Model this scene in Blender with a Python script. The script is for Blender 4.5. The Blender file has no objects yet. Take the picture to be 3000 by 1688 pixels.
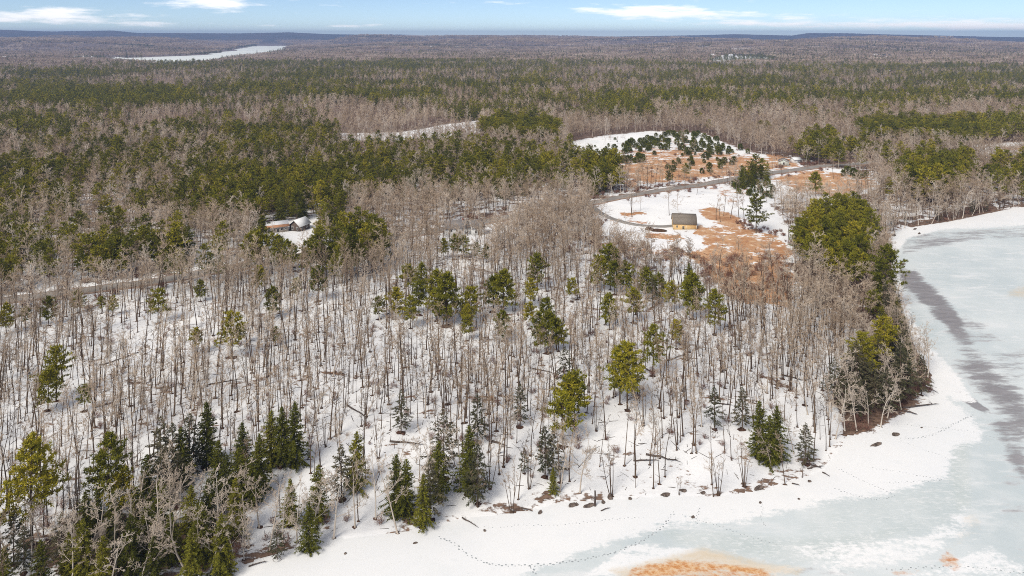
import bpy, math, random
import numpy as np
from mathutils import Vector, Matrix

random.seed(7)
RNG = np.random.default_rng(11)
sc = bpy.context.scene
COL = sc.collection
R = math.radians

# ------------------------------------------------------------------ camera
CAM_H = 102.0
FPX = 2100.0                      # focal length in pixels of the 3000 x 1688 photograph
HOR = 104.0                       # row of the level horizon: the photograph keeps its verticals parallel (shift lens)
cam_d = bpy.data.cameras.new('camera')
cam_d.sensor_width = 36.0
cam_d.lens = FPX / 3000.0 * 36.0
cam_d.clip_start = 1.0
cam_d.clip_end = 80000.0
cam = bpy.data.objects.new('camera', cam_d)
cam.location = (0, 0, CAM_H)
cam_d.shift_y = -(844.0 - HOR) / 3000.0
cam.rotation_euler = (math.pi / 2, 0, 0)
COL.objects.link(cam)
sc.camera = cam

# ------------------------------------------------------------------ world, sun, exposure
SUN_EL, SUN_AZ = R(46), R(215)     # azimuth clockwise from +Y (the view direction): behind the camera, to the left
world = bpy.data.worlds.new('World')
sc.world = world
world.use_nodes = True
wn = world.node_tree
wn.nodes.clear()


def N(tree, kind, **kw):
    n = tree.nodes.new(kind)
    for k, v in kw.items():
        if k == 'inp':
            for i, val in v.items():
                n.inputs[i].default_value = val
        else:
            setattr(n, k, v)
    return n


def math_node(tree, op, a, b=None, c=None, clamp=False):
    n = tree.nodes.new('ShaderNodeMath')
    n.operation = op
    n.use_clamp = clamp
    for i, v in enumerate((a, b, c)):
        if v is None:
            continue
        if isinstance(v, (int, float)):
            n.inputs[i].default_value = v
        else:
            tree.links.new(v, n.inputs[i])
    return n.outputs[0]


sky = N(wn, 'ShaderNodeTexSky', sky_type='NISHITA', sun_disc=False, sun_elevation=SUN_EL, sun_rotation=SUN_AZ,
        altitude=1500.0, air_density=0.62, dust_density=0.0, ozone_density=2.0)
tc = N(wn, 'ShaderNodeTexCoord')
sep = N(wn, 'ShaderNodeSeparateXYZ')
wn.links.new(tc.outputs['Generated'], sep.inputs[0])
azim = math_node(wn, 'ARCTAN2', sep.outputs[0], sep.outputs[1])
elev = math_node(wn, 'ARCSINE', sep.outputs[2])
zc = math_node(wn, 'ADD', math_node(wn, 'MAXIMUM', sep.outputs[2], 0.0), 0.07)
cu = math_node(wn, 'DIVIDE', sep.outputs[0], zc)
cv = math_node(wn, 'DIVIDE', sep.outputs[1], zc)
comb = N(wn, 'ShaderNodeCombineXYZ')
wn.links.new(cu, comb.inputs[0])
wn.links.new(cv, comb.inputs[1])
cn = N(wn, 'ShaderNodeTexNoise', inp={'Scale': 0.9, 'Detail': 6.0, 'Roughness': 0.55, 'Lacunarity': 2.1})
wn.links.new(comb.outputs[0], cn.inputs['Vector'])
# cloud banks seen above the horizon: (azimuth, elevation, half width, half height, strength)
def px_dir(px, py):
    return math.atan((px - 1500) / FPX), math.atan((HOR - py) / FPX)
banks = [(120, 58, 190, 17, 1.0), (150, 40, 60, 10, .6), (610, 18, 140, 17, 1.0), (420, 72, 110, 8, .8), (760, 76, 60, 5, .5),
         (1040, 76, 110, 6, .7), (1720, 28, 70, 8, .5), (1900, 30, 150, 16, .9), (2050, 48, 260, 14, .9), (2230, 72, 150, 10, .8),
         (2680, 72, 260, 13, 1.0), (2960, 84, 160, 10, .8), (1480, 10, 200, 7, .35), (900, 20, 120, 5, .3), (330, 42, 60, 5, .3)]
acc = None
for bx, by, bw, bh, st in banks:
    a0, e0 = px_dir(bx, by)
    da = math_node(wn, 'DIVIDE', math_node(wn, 'SUBTRACT', azim, a0), bw / FPX)
    de = math_node(wn, 'DIVIDE', math_node(wn, 'SUBTRACT', elev, e0), bh / FPX)
    q = math_node(wn, 'ADD', math_node(wn, 'MULTIPLY', da, da), math_node(wn, 'MULTIPLY', de, de))
    g = math_node(wn, 'MULTIPLY', math_node(wn, 'EXPONENT', math_node(wn, 'MULTIPLY', q, -1.0)), st)
    acc = g if acc is None else math_node(wn, 'ADD', acc, g)
comb2 = N(wn, 'ShaderNodeCombineXYZ')
wn.links.new(math_node(wn, 'MULTIPLY', azim, 14.0), comb2.inputs[0])
wn.links.new(math_node(wn, 'MULTIPLY', elev, 90.0), comb2.inputs[1])
cn2 = N(wn, 'ShaderNodeTexNoise', inp={'Scale': 1.6, 'Detail': 7.0, 'Roughness': 0.6})
wn.links.new(comb2.outputs[0], cn2.inputs['Vector'])
bank_v = math_node(wn, 'ADD', math_node(wn, 'MULTIPLY', acc, 0.62), math_node(wn, 'MULTIPLY', math_node(wn, 'SUBTRACT', cn2.outputs[0], 0.5), 1.5))
bank_m = N(wn, 'ShaderNodeMapRange', interpolation_type='SMOOTHSTEP', inp={1: 0.16, 2: 0.75, 3: 0.0, 4: 1.0})
wn.links.new(bank_v, bank_m.inputs[0])
# thin high cloud over the rest of the dome, as the soft light implies
high = N(wn, 'ShaderNodeMapRange', interpolation_type='SMOOTHSTEP', inp={1: 0.35, 2: 0.62, 3: 0.0, 4: 0.85})
wn.links.new(cn.outputs[0], high.inputs[0])
lift = N(wn, 'ShaderNodeMapRange', interpolation_type='SMOOTHSTEP', inp={1: 0.06, 2: 0.22, 3: 0.0, 4: 1.0})
wn.links.new(sep.outputs[2], lift.inputs[0])
highm = math_node(wn, 'MULTIPLY', high.outputs[0], lift.outputs[0])
mixc = N(wn, 'ShaderNodeMix', data_type='RGBA')
wn.links.new(highm, mixc.inputs[0])
wn.links.new(sky.outputs[0], mixc.inputs[6])
mixc.inputs[7].default_value = (6.6, 6.4, 6.2, 1)
mixb = N(wn, 'ShaderNodeMix', data_type='RGBA')
wn.links.new(math_node(wn, 'MULTIPLY', bank_m.outputs[0], 0.92), mixb.inputs[0])
wn.links.new(mixc.outputs[2], mixb.inputs[6])
mixb.inputs[7].default_value = (11.5, 11.3, 11.2, 1)
bg = N(wn, 'ShaderNodeBackground', inp={1: 0.1})
wn.links.new(mixb.outputs[2], bg.inputs[0])
wo = N(wn, 'ShaderNodeOutputWorld')
wn.links.new(bg.outputs[0], wo.inputs[0])

sun_d = bpy.data.lights.new('sun', 'SUN')
sun_d.energy = 2.9
sun_d.angle = R(24)
sun_d.color = (1.0, 0.92, 0.80)
sun = bpy.data.objects.new('sun', sun_d)
COL.objects.link(sun)
_sd = Vector((math.sin(SUN_AZ) * math.cos(SUN_EL), math.cos(SUN_AZ) * math.cos(SUN_EL), math.sin(SUN_EL)))
sun.rotation_euler = _sd.to_track_quat('Z', 'Y').to_euler()

sc.view_settings.view_transform = 'Standard'
sc.view_settings.look = 'None'
sc.view_settings.gamma = 1.0
sc.view_settings.exposure = 0.29
sc.view_settings.use_curve_mapping = False
sc.cycles.max_bounces = 3
sc.cycles.diffuse_bounces = 1
sc.cycles.glossy_bounces = 1
sc.cycles.transmission_bounces = 1
sc.cycles.volume_bounces = 0
sc.cycles.transparent_max_bounces = 4
sc.cycles.use_denoising = False
sc.cycles.filter_width = 1.0
sc.cycles.use_adaptive_sampling = True
sc.cycles.adaptive_threshold = 0.012
sc.cycles.caustics_reflective = False
sc.cycles.caustics_refractive = False

# ------------------------------------------------------------------ projection helpers (photo pixel <-> place)
def project(x, y, z):
    d = np.maximum(y, 1e-3)
    return 1500 + FPX * x / d, HOR + FPX * (CAM_H - z) / d, d


def unproject(px, py, z0=0.0):
    px = np.asarray(px, float); py = np.asarray(py, float)
    d = FPX * (CAM_H - z0) / (py - HOR)
    return (px - 1500) / FPX * d, d


def sstep(a, b, x):
    t = np.clip((x - a) / (b - a), 0, 1)
    return t * t * (3 - 2 * t)


def _hash(ix, iy, seed):
    h = (ix.astype(np.int64) * 374761393 + iy.astype(np.int64) * 668265263 + seed * 1442695041) & 0xffffffff
    h = ((h ^ (h >> 13)) * 1274126177) & 0xffffffff
    return ((h ^ (h >> 16)) & 0xffff) / 65535.0


def vnoise(x, y, seed=0):
    x = np.asarray(x, float); y = np.asarray(y, float)
    ix = np.floor(x); iy = np.floor(y)
    fx = x - ix; fy = y - iy
    fx = fx * fx * (3 - 2 * fx); fy = fy * fy * (3 - 2 * fy)
    a = _hash(ix, iy, seed); b = _hash(ix + 1, iy, seed); c = _hash(ix, iy + 1, seed); d = _hash(ix + 1, iy + 1, seed)
    return (a * (1 - fx) + b * fx) * (1 - fy) + (c * (1 - fx) + d * fx) * fy


def fbm(x, y, seed=0, oct=4):
    s = 0; a = 0.5; n = 0
    for i in range(oct):
        s = s + a * vnoise(x * 2 ** i + 17.3 * i, y * 2 ** i - 9.1 * i, seed + i); n += a; a *= 0.5
    return s / n


def in_poly(px, py, poly):
    px = np.asarray(px, float); py = np.asarray(py, float)
    c = np.zeros(px.shape, bool)
    n = len(poly)
    for i in range(n):
        x1, y1 = poly[i]; x2, y2 = poly[(i + 1) % n]
        if y1 == y2:
            continue
        cond = ((y1 > py) != (y2 > py)) & (px < (x2 - x1) * (py - y1) / (y2 - y1) + x1)
        c ^= cond
    return c


def seg_dist(px, py, pts, closed=False):
    px = np.asarray(px, float); py = np.asarray(py, float)
    best = np.full(px.shape, 1e18)
    n = len(pts)
    for i in range(n if closed else n - 1):
        x1, y1 = pts[i]; x2, y2 = pts[(i + 1) % n]
        dx, dy = x2 - x1, y2 - y1
        L = dx * dx + dy * dy + 1e-12
        t = np.clip(((px - x1) * dx + (py - y1) * dy) / L, 0, 1)
        d = (px - x1 - t * dx) ** 2 + (py - y1 - t * dy) ** 2
        best = np.minimum(best, d)
    return np.sqrt(best)


def soft_poly(px, py, poly, w):
    d = seg_dist(px, py, poly, True)
    s = np.where(in_poly(px, py, poly), d, -d)
    return sstep(-w, w, s)


# ------------------------------------------------------------------ lie of the land
shore_px = [(606, 1688), (700, 1655), (840, 1608), (990, 1575), (1080, 1568), (1165, 1560), (1290, 1540), (1330, 1520), (1420, 1510),
            (1500, 1500), (1570, 1490), (1640, 1468), (1790, 1462), (1960, 1450), (2100, 1452), (2230, 1432), (2340, 1400),
            (2410, 1375), (2455, 1320), (2475, 1275), (2560, 1266), (2620, 1235), (2660, 1200), (2730, 1160), (2748, 1130), (2715, 1080),
            (2690, 1040), (2665, 985), (2640, 920), (2622, 860), (2612, 800), (2606, 750), (2600, 700), (2625, 676), (2690, 662), (2740, 655),
            (2800, 645), (2870, 630), (2940, 615), (3000, 606)]
_sx, _sy = unproject([p[0] for p in shore_px], [p[1] for p in shore_px], 0.0)
SHORE = list(zip(_sx, _sy))
LAKE = [(-900, -500), (-420, -60), (-140, 66), (-85, 88)] + SHORE + [(420, 402), (560, 380), (760, 300), (900, 100), (900, -500)]


def shore_sd(x, y):
    """positive on land, negative on the lake, metres"""
    d = seg_dist(x, y, LAKE, True)
    return np.where(in_poly(x, y, LAKE), -d, d)


sky_px = [(-900, 96), (0, 90), (150, 94), (330, 91), (400, 97), (700, 98), (850, 95), (960, 100), (1100, 102), (1170, 101), (1230, 103),
          (1300, 105), (1410, 102), (1500, 106), (1800, 107), (2050, 103), (2150, 100), (2320, 104), (2370, 97), (2480, 98), (2600, 101),
          (2760, 104), (2900, 107), (3000, 108), (3900, 104)]
_saz = np.array([math.atan((p[0] - 1500) / FPX) for p in sky_px])
_sel = np.array([(HOR - p[1]) / FPX for p in sky_px])
farlake_px = [(307, 169), (388, 171), (574, 163.5), (644, 156), (703, 142), (745, 136), (796, 127), (811, 132), (854, 134), (827, 148),
              (772, 160), (660, 171), (621, 183), (505, 193), (427, 185), (307, 177)]
_fx, _fy = unproject([p[0] for p in farlake_px], [p[1] for p in farlake_px], 1.0)
FARLAKE = list(zip(_fx, _fy))


def height(x, y, sd=None):
    x = np.asarray(x, float); y = np.asarray(y, float)
    if sd is None:
        sd = shore_sd(x, y)
    D = np.hypot(x, y)
    bank = np.where(sd > 0, 0.12 + 2.3 * sstep(0, 30, sd), -1.6 * sstep(0, 8, -sd))
    lump = (fbm(x / 34, y / 34, 3, 3) - 0.5) * 2.2 * sstep(2, 30, sd) + (fbm(x / 7, y / 7, 5, 2) - 0.5) * 0.35 * sstep(0, 4, sd)
    az = np.arctan2(x, np.maximum(y, 1.0))
    el = np.interp(az, _saz, _sel)
    # distant ridge line, then gentler rolls before it
    ridge_h = np.maximum(CAM_H + el * 10500.0 - 4, 20.0)
    ridge = ridge_h * np.exp(-((D - 10500) / 1500.0) ** 2)
    roll = np.maximum(fbm(x / 1500, y / 900, 21, 3) - 0.42, 0) * 190
    corr = sstep(150, 700, seg_dist(x, y, FARLAKE, True)) * (~in_poly(x, y, FARLAKE))
    pxs, pys, _ = project(x, np.maximum(y, 50), np.zeros_like(x))
    front = soft_poly(pxs, pys, [(250, 120), (930, 120), (930, 230), (250, 230)], 25)
    behind = sstep(0, 1, 1 - front) + front * (pys < np.interp(pxs, [300, 390, 574, 644, 703, 745, 796, 860], [166, 168, 161, 153, 139, 133, 125, 130]))
    roll = roll * sstep(2200, 6500, D) * corr * np.clip(behind, 0, 1) * np.where(y > 0, 1, 0)
    return bank + lump + np.maximum(roll, ridge)


# ------------------------------------------------------------------ mesh helpers
def mk_mesh(name, V, F, mats=(), midx=None, smooth=False):
    V = np.asarray(V, np.float32); F = np.asarray(F, np.int32)
    me = bpy.data.meshes.new(name)
    me.vertices.add(len(V)); me.vertices.foreach_set('co', V.ravel())
    k = F.shape[1]
    me.loops.add(F.size); me.loops.foreach_set('vertex_index', F.ravel())
    me.polygons.add(len(F)); me.polygons.foreach_set('loop_start', np.arange(0, F.size, k, dtype=np.int32))
    for m in mats:
        me.materials.append(m)
    if midx is not None:
        me.polygons.foreach_set('material_index', np.asarray(midx, np.int32))
    if smooth:
        me.polygons.foreach_set('use_smooth', np.ones(len(F), bool))
    me.update(calc_edges=True)
    return me


def link(name, me, parent=None, loc=None, rotz=None, scale=None):
    o = bpy.data.objects.new(name, me)
    COL.objects.link(o)
    if parent is not None:
        o.parent = parent
    if loc is not None:
        o.location = loc
    if rotz is not None:
        o.rotation_euler = (0, 0, rotz)
    if scale is not None:
        o.scale = (scale,) * 3 if isinstance(scale, (int, float)) else scale
    return o


def tag(o, label=None, cat=None, group=None, kind=None):
    if label: o['label'] = label
    if cat: o['category'] = cat
    if group: o['group'] = group
    if kind: o['kind'] = kind
    return o


def attr(me, name, arr):
    a = me.attributes.new(name, 'FLOAT', 'POINT')
    a.data.foreach_set('value', np.asarray(arr, np.float32))


class MB:
    """collects triangles"""
    def __init__(s):
        s.V = []; s.F = []; s.n = 0

    def add(s, V, F):
        s.V.append(np.asarray(V, float)); s.F.append(np.asarray(F, int) + s.n); s.n += len(V)

    _tpl = {}

    def tube(s, pts, rad, k):
        pts = np.asarray(pts, float); n = len(pts)
        rad = np.asarray(rad, float)
        m = n - 1
        T = pts[1:] - pts[:-1]
        T = T / (np.sqrt((T * T).sum(1))[:, None] + 1e-9)
        rx, ry, rz = (1.0, 0.13, 0.07) if abs(T[0, 2]) > 0.8 else (0.05, 0.1, 1.0)
        A = np.empty_like(T)
        A[:, 0] = T[:, 1] * rz - T[:, 2] * ry; A[:, 1] = T[:, 2] * rx - T[:, 0] * rz; A[:, 2] = T[:, 0] * ry - T[:, 1] * rx
        A /= np.sqrt((A * A).sum(1))[:, None] + 1e-9
        B = np.empty_like(T)
        B[:, 0] = T[:, 1] * A[:, 2] - T[:, 2] * A[:, 1]; B[:, 1] = T[:, 2] * A[:, 0] - T[:, 0] * A[:, 2]; B[:, 2] = T[:, 0] * A[:, 1] - T[:, 1] * A[:, 0]
        if (m, k) not in MB._tpl:
            ang = np.arange(k) * 2 * math.pi / k
            F = []
            for i in range(m - 1):
                for j in range(k):
                    a = i * k + j; b = i * k + (j + 1) % k
                    F.append((a, b, b + k)); F.append((a, b + k, a + k))
            for j in range(k):
                F.append(((m - 1) * k + j, (m - 1) * k + (j + 1) % k, m * k))
            MB._tpl[(m, k)] = (np.cos(ang)[None, :, None], np.sin(ang)[None, :, None], np.array(F))
        ca, sa, F = MB._tpl[(m, k)]
        ring = pts[:m, None, :] + rad[:m, None, None] * (A[:, None, :] * ca + B[:, None, :] * sa)
        s.V.append(np.concatenate([ring.reshape(-1, 3), pts[-1:]])); s.F.append(F + s.n); s.n += m * k + 1

    def blades(s, P, D, Wd, L, W):
        """many thin triangles: base centre P, direction D, width direction Wd, lengths L, widths W"""
        n = len(P)
        if n == 0:
            return
        a = P - Wd * (W[:, None] / 2); b = P + Wd * (W[:, None] / 2); c = P + D * L[:, None]
        V = np.stack([a, b, c], 1).reshape(-1, 3)
        s.add(V, np.arange(3 * n).reshape(-1, 3))

    def box(s, x0, x1, y0, y1, z0, z1):
        V = [(x0, y0, z0), (x1, y0, z0), (x1, y1, z0), (x0, y1, z0), (x0, y0, z1), (x1, y0, z1), (x1, y1, z1), (x0, y1, z1)]
        Q = [(0, 3, 2, 1), (4, 5, 6, 7), (0, 1, 5, 4), (1, 2, 6, 5), (2, 3, 7, 6), (3, 0, 4, 7)]
        F = []
        for a, b, c, d in Q:
            F += [(a, b, c), (a, c, d)]
        s.add(V, F)

    def prism(s, prof, x0, x1, axis='x'):
        """extrude a convex profile [(y,z)] along x"""
        n = len(prof)
        V = [(x0, p[0], p[1]) for p in prof] + [(x1, p[0], p[1]) for p in prof]
        F = []
        for i in range(n):
            j = (i + 1) % n
            F += [(i, j, j + n), (i, j + n, i + n)]
        for i in range(1, n - 1):
            F += [(0, i + 1, i), (n, n + i, n + i + 1)]
        if axis == 'y':
            V = [(-v[1], v[0], v[2]) for v in V]
        s.add(V, F)

    def mesh(s, name, mat):
        return mk_mesh(name, np.concatenate(s.V), np.concatenate(s.F), (mat,))


# ------------------------------------------------------------------ materials
def mat_new(name):
    m = bpy.data.materials.new(name); m.use_nodes = True
    t = m.node_tree
    b = t.nodes['Principled BSDF']
    b.inputs['Specular IOR Level'].default_value = 0.25
    b.inputs['Roughness'].default_value = 0.85
    return m, t, b


def ramp(t, stops):
    n = t.nodes.new('ShaderNodeValToRGB')
    cr = n.color_ramp
    while len(cr.elements) < len(stops):
        cr.elements.new(0.5)
    for e, (p, c) in zip(cr.elements, stops):
        e.position = p; e.color = (c[0], c[1], c[2], 1)
    return n


def mix(t, f, a, b):
    n = t.nodes.new('ShaderNodeMix'); n.data_type = 'RGBA'
    for i, v in ((0, f), (6, a), (7, b)):
        if isinstance(v, (int, float)):
            n.inputs[i].default_value = v
        elif isinstance(v, tuple):
            n.inputs[i].default_value = (v[0], v[1], v[2], 1)
        else:
            t.links.new(v, n.inputs[i])
    return n.outputs[2]


def noise(t, scale, detail=4, rough=0.55, vec=None, stretch=None):
    n = N(t, 'ShaderNodeTexNoise', inp={'Scale': scale, 'Detail': detail, 'Roughness': rough})
    if vec is None:
        g = t.nodes.new('ShaderNodeNewGeometry'); vec = g.outputs['Position']
    if stretch:
        mp = N(t, 'ShaderNodeMapping'); mp.inputs['Scale'].default_value = stretch
        t.links.new(vec, mp.inputs[0]); vec = mp.outputs[0]
    t.links.new(vec, n.inputs['Vector'])
    return n.outputs[0]


def mrange(t, v, a, b, c=0.0, d=1.0, smooth=True):
    n = N(t, 'ShaderNodeMapRange', interpolation_type='SMOOTHSTEP' if smooth else 'LINEAR', inp={1: a, 2: b, 3: c, 4: d})
    t.links.new(v, n.inputs[0])
    return n.outputs[0]


def attr_node(t, name):
    n = N(t, 'ShaderNodeAttribute'); n.attribute_name = name
    return n.outputs['Fac']


def plain(name, c, rough=0.8, var=0.12, scale=2.0):
    m, t, b = mat_new(name)
    o = N(t, 'ShaderNodeTexCoord')
    f = noise(t, scale, 5, 0.6, o.outputs['Object'])
    lo = tuple(x * (1 - var) for x in c); hi = tuple(min(1, x * (1 + var)) for x in c)
    t.links.new(mix(t, mrange(t, f, 0.3, 0.7), lo, hi), b.inputs['Base Color'])
    b.inputs['Roughness'].default_value = rough
    return m


def plant_mat(name, stops, scale=0.5, amp=0.5):
    """colour varies from plant to plant and from clump to clump"""
    m, t, b = mat_new(name)
    oi = N(t, 'ShaderNodeObjectInfo')
    f = noise(t, scale, 2, 0.5)
    s = math_node(t, 'ADD', math_node(t, 'MULTIPLY', oi.outputs['Random'], 1 - amp), math_node(t, 'MULTIPLY', mrange(t, f, 0.3, 0.7, 0, 1, False), amp))
    r = ramp(t, stops)
    t.links.new(s, r.inputs[0])
    t.links.new(r.outputs[0], b.inputs['Base Color'])
    b.inputs['Specular IOR Level'].default_value = 0.1
    return m


M = {}
M['bark'] = plant_mat('bark_brown', [(0, (.06, .040, .027)), (.5, (.105, .071, .049)), (1, (.18, .135, .10))], 0.8, 0.4)
M['bark_pale'] = plant_mat('bark_pale', [(0, (.38, .32, .26)), (.5, (.54, .47, .40)), (1, (.68, .62, .55))], 0.8, 0.4)
M['twig'] = plant_mat('twigs_tan', [(0, (.20, .142, .096)), (.4, (.40, .298, .21)), (.75, (.58, .46, .35)), (1, (.76, .66, .54))], 0.013, 0.45)  # tan lifted above the bark colour: sky light on the crowns put into it
M['twig_pale'] = plant_mat('twigs_pale', [(0, (.42, .34, .27)), (.5, (.56, .47, .385)), (1, (.70, .61, .52))], 0.3, 0.35)
M['twig_red'] = plant_mat('twigs_russet', [(0, (.17, .085, .062)), (.5, (.25, .13, .095)), (1, (.33, .20, .155))], 0.2, 0.4)
M['pine'] = plant_mat('pine_needles', [(0, (.085, .092, .011)), (.4, (.175, .172, .016)), (.75, (.27, .242, .02)), (1, (.44, .35, .033))], 0.6, 0.3)
M['spruce'] = plant_mat('spruce_needles', [(0, (.058, .066, .011)), (.5, (.122, .125, .016)), (1, (.23, .21, .023))], 0.6, 0.3)
M['hemlock_thin'] = plant_mat('hemlock_needles', [(0, (.055, .060, .028)), (.5, (.095, .090, .048)), (1, (.15, .125, .075))], 0.6, 0.45)
M['juniper'] = plant_mat('juniper_needles', [(0, (.060, .072, .014)), (.5, (.100, .110, .018)), (1, (.16, .155, .025))], 0.8, 0.45)
M['rock'] = plain('rock_dark', (.13, .10, .082), 0.9, 0.65, 1.5)
M['log'] = plain('dead_wood', (.085, .065, .055), 0.9, 0.4, 1.0)
M['litter'] = plain('leaf_litter', (.085, .045, .03), 0.95, 0.5, 0.6)
M['footprint'] = plain('slush_grey', (.34, .37, .39), 0.9, 0.2, 0.6)
M['yellow_wall'] = plain('new_sheathing', (.86, .57, .26), 0.8, 0.07, 0.8)
M['barn_roof'] = plain('shingle_grey', (.215, .185, .155), 0.9, 0.12, 1.5)
M['trim_pale'] = plain('pale_trim', (.80, .66, .46), 0.8, 0.05, 1.0)
M['dark'] = plain('dark_opening', (.025, .018, .014), 0.5, 0.3, 1.0)
M['white_wall'] = plain('white_clapboard', (.72, .72, .71), 0.8, 0.05, 0.4)
M['grey_roof'] = plain('grey_shingle', (.22, .205, .20), 0.9, 0.12, 0.8)
M['snow_roof'] = plain('snowy_roof', (.78, .79, .81), 0.8, 0.05, 0.3)
M['tan_wall'] = plain('tan_siding', (.40, .34, .28), 0.85, 0.15, 0.6)
M['brown_wall'] = plain('brown_siding', (.12, .09, .075), 0.85, 0.15, 0.6)
M['rust_roof'] = plain('rusty_orange_roof', (.52, .27, .15), 0.8, 0.15, 0.6)
M['pale_wall'] = plain('pale_green_siding', (.60, .65, .60), 0.8, 0.05, 0.5)
M['pole'] = plain('weathered_pole', (.36, .31, .27), 0.9, 0.15, 1.0)
M['dirt'] = plain('turned_soil', (.075, .042, .024), 0.95, 0.4, 1.2)

# ------------------------------------------------------------------ ground
def polar_grid(angs, rads):
    A, Rr = np.meshgrid(angs, rads)
    x = (Rr * np.sin(A)).ravel(); y = (Rr * np.cos(A)).ravel()
    na, nr = len(angs), len(rads)
    i = np.arange((nr - 1) * (na - 1)); a = (i // (na - 1)) * na + i % (na - 1)
    F = np.stack([a, a + 1, a + na + 1, a + na], 1)[:, ::-1]
    return x, y, F


barn_field = [(1735, 640), (1745, 612), (1800, 588), (1990, 562), (2110, 545), (2200, 560), (2260, 610), (2330, 690), (2330, 745), (2200, 800),
              (2080, 800), (1950, 785), (1850, 765), (1770, 735)]
juniper_field = [(1655, 420), (1760, 400), (1900, 385), (2060, 390), (2120, 420), (2210, 450), (2330, 470), (2350, 490), (2100, 525), (1900, 545),
                 (1830, 530), (1790, 500), (1700, 480)]
east_field = [(2175, 560), (2280, 512), (2400, 492), (2500, 500), (2560, 525), (2580, 548), (2480, 585), (2330, 590), (2240, 585)]
snow_clearing = [(965, 392), (1180, 388), (1290, 368), (1410, 352), (1412, 388), (1300, 402), (1150, 412), (1000, 408)]
farm_yard = [(1285, 690), (1380, 664), (1500, 640), (1500, 690), (1420, 715), (1300, 712)]
ranch_yard = [(735, 700), (770, 655), (930, 640), (940, 690), (900, 735), (790, 735)]
far_right_field = [(2860, 425), (3010, 415), (3010, 460), (2880, 455)]
white_strip = [(0, 872), (95, 862), (100, 880), (0, 893)]
village_a = [(2070, 180), (2110, 166), (2160, 163), (2300, 172), (2290, 180), (2150, 186), (2090, 190)]
village_b = [(2025, 141), (2080, 135), (2095, 141), (2030, 144)]
village_c = [(2140, 141), (2200, 141), (2205, 146), (2150, 146)]
village_d = [(2560, 170), (2600, 165), (2610, 169), (2570, 173)]
quarry = [(1185, 103.5), (1245, 103), (1250, 107), (1190, 108)]
left_bits = [(210, 170), (285, 168), (285, 176), (215, 176)]
FIELDS = [barn_field, juniper_field, east_field, snow_clearing, far_right_field, white_strip]
VILLAGES = [village_a, village_b, village_c, village_d, left_bits]
# dry grass (orange) ground, in photo pixels
grass_px = [
    ([(1895, 683), (1990, 686), (2010, 700), (1960, 708), (1890, 694)], 1.0),
    ([(2043, 655), (2090, 668), (2120, 690), (2085, 702), (2030, 690)], 1.0),
    ([(2085, 700), (2130, 682), (2200, 690), (2250, 715), (2240, 725), (2180, 735), (2150, 725), (2090, 712)], 1.0),
    ([(2045, 615), (2090, 605), (2160, 635), (2200, 660), (2130, 668), (2060, 640)], 1.0),
    ([(2080, 720), (2200, 740), (2290, 760), (2330, 800), (2320, 900), (2200, 900), (2110, 850), (2060, 790), (2000, 745)], 0.95),
    ([(1808, 622), (1890, 618), (1900, 628), (1830, 636)], 0.9),
    ([(1815, 480), (1950, 462), (2080, 458), (2160, 465), (2290, 470), (2330, 485), (2260, 500), (2110, 520), (1960, 535), (1850, 540), (1815, 510)], 0.9),
    ([(2270, 520), (2390, 495), (2420, 510), (2520, 520), (2570, 545), (2460, 572), (2400, 560), (2330, 540), (2250, 528)], 0.95),
    ([(1790, 440), (1900, 425), (1950, 440), (1840, 460)], 0.55),
    ([(2920, 432), (3010, 425), (3010, 440), (2940, 442)], 0.9),
    ([(2240, 450), (2330, 465), (2345, 490), (2270, 500)], 0.9),
    ([(2040, 668), (2150, 650), (2280, 690), (2330, 740), (2300, 770), (2150, 748), (2060, 715)], .78),
    ([(1790, 455), (1900, 436), (2060, 436), (2220, 456), (2330, 480), (2250, 506), (2000, 536), (1840, 546), (1770, 510)], .74),
    ([(2250, 522), (2400, 490), (2560, 520), (2580, 548), (2450, 585), (2330, 562)], .78),
    ([(1880, 405), (2000, 392), (2100, 430), (1900, 440)], .42), ([(1760, 640), (1900, 636), (1900, 660), (1800, 655)], .40), ([(2060, 545), (2200, 548), (2250, 590), (2150, 600)], .45),
    ([(1700, 690), (1900, 715), (2080, 745), (2080, 790), (1900, 760), (1720, 720)], 0.52),
]


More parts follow.
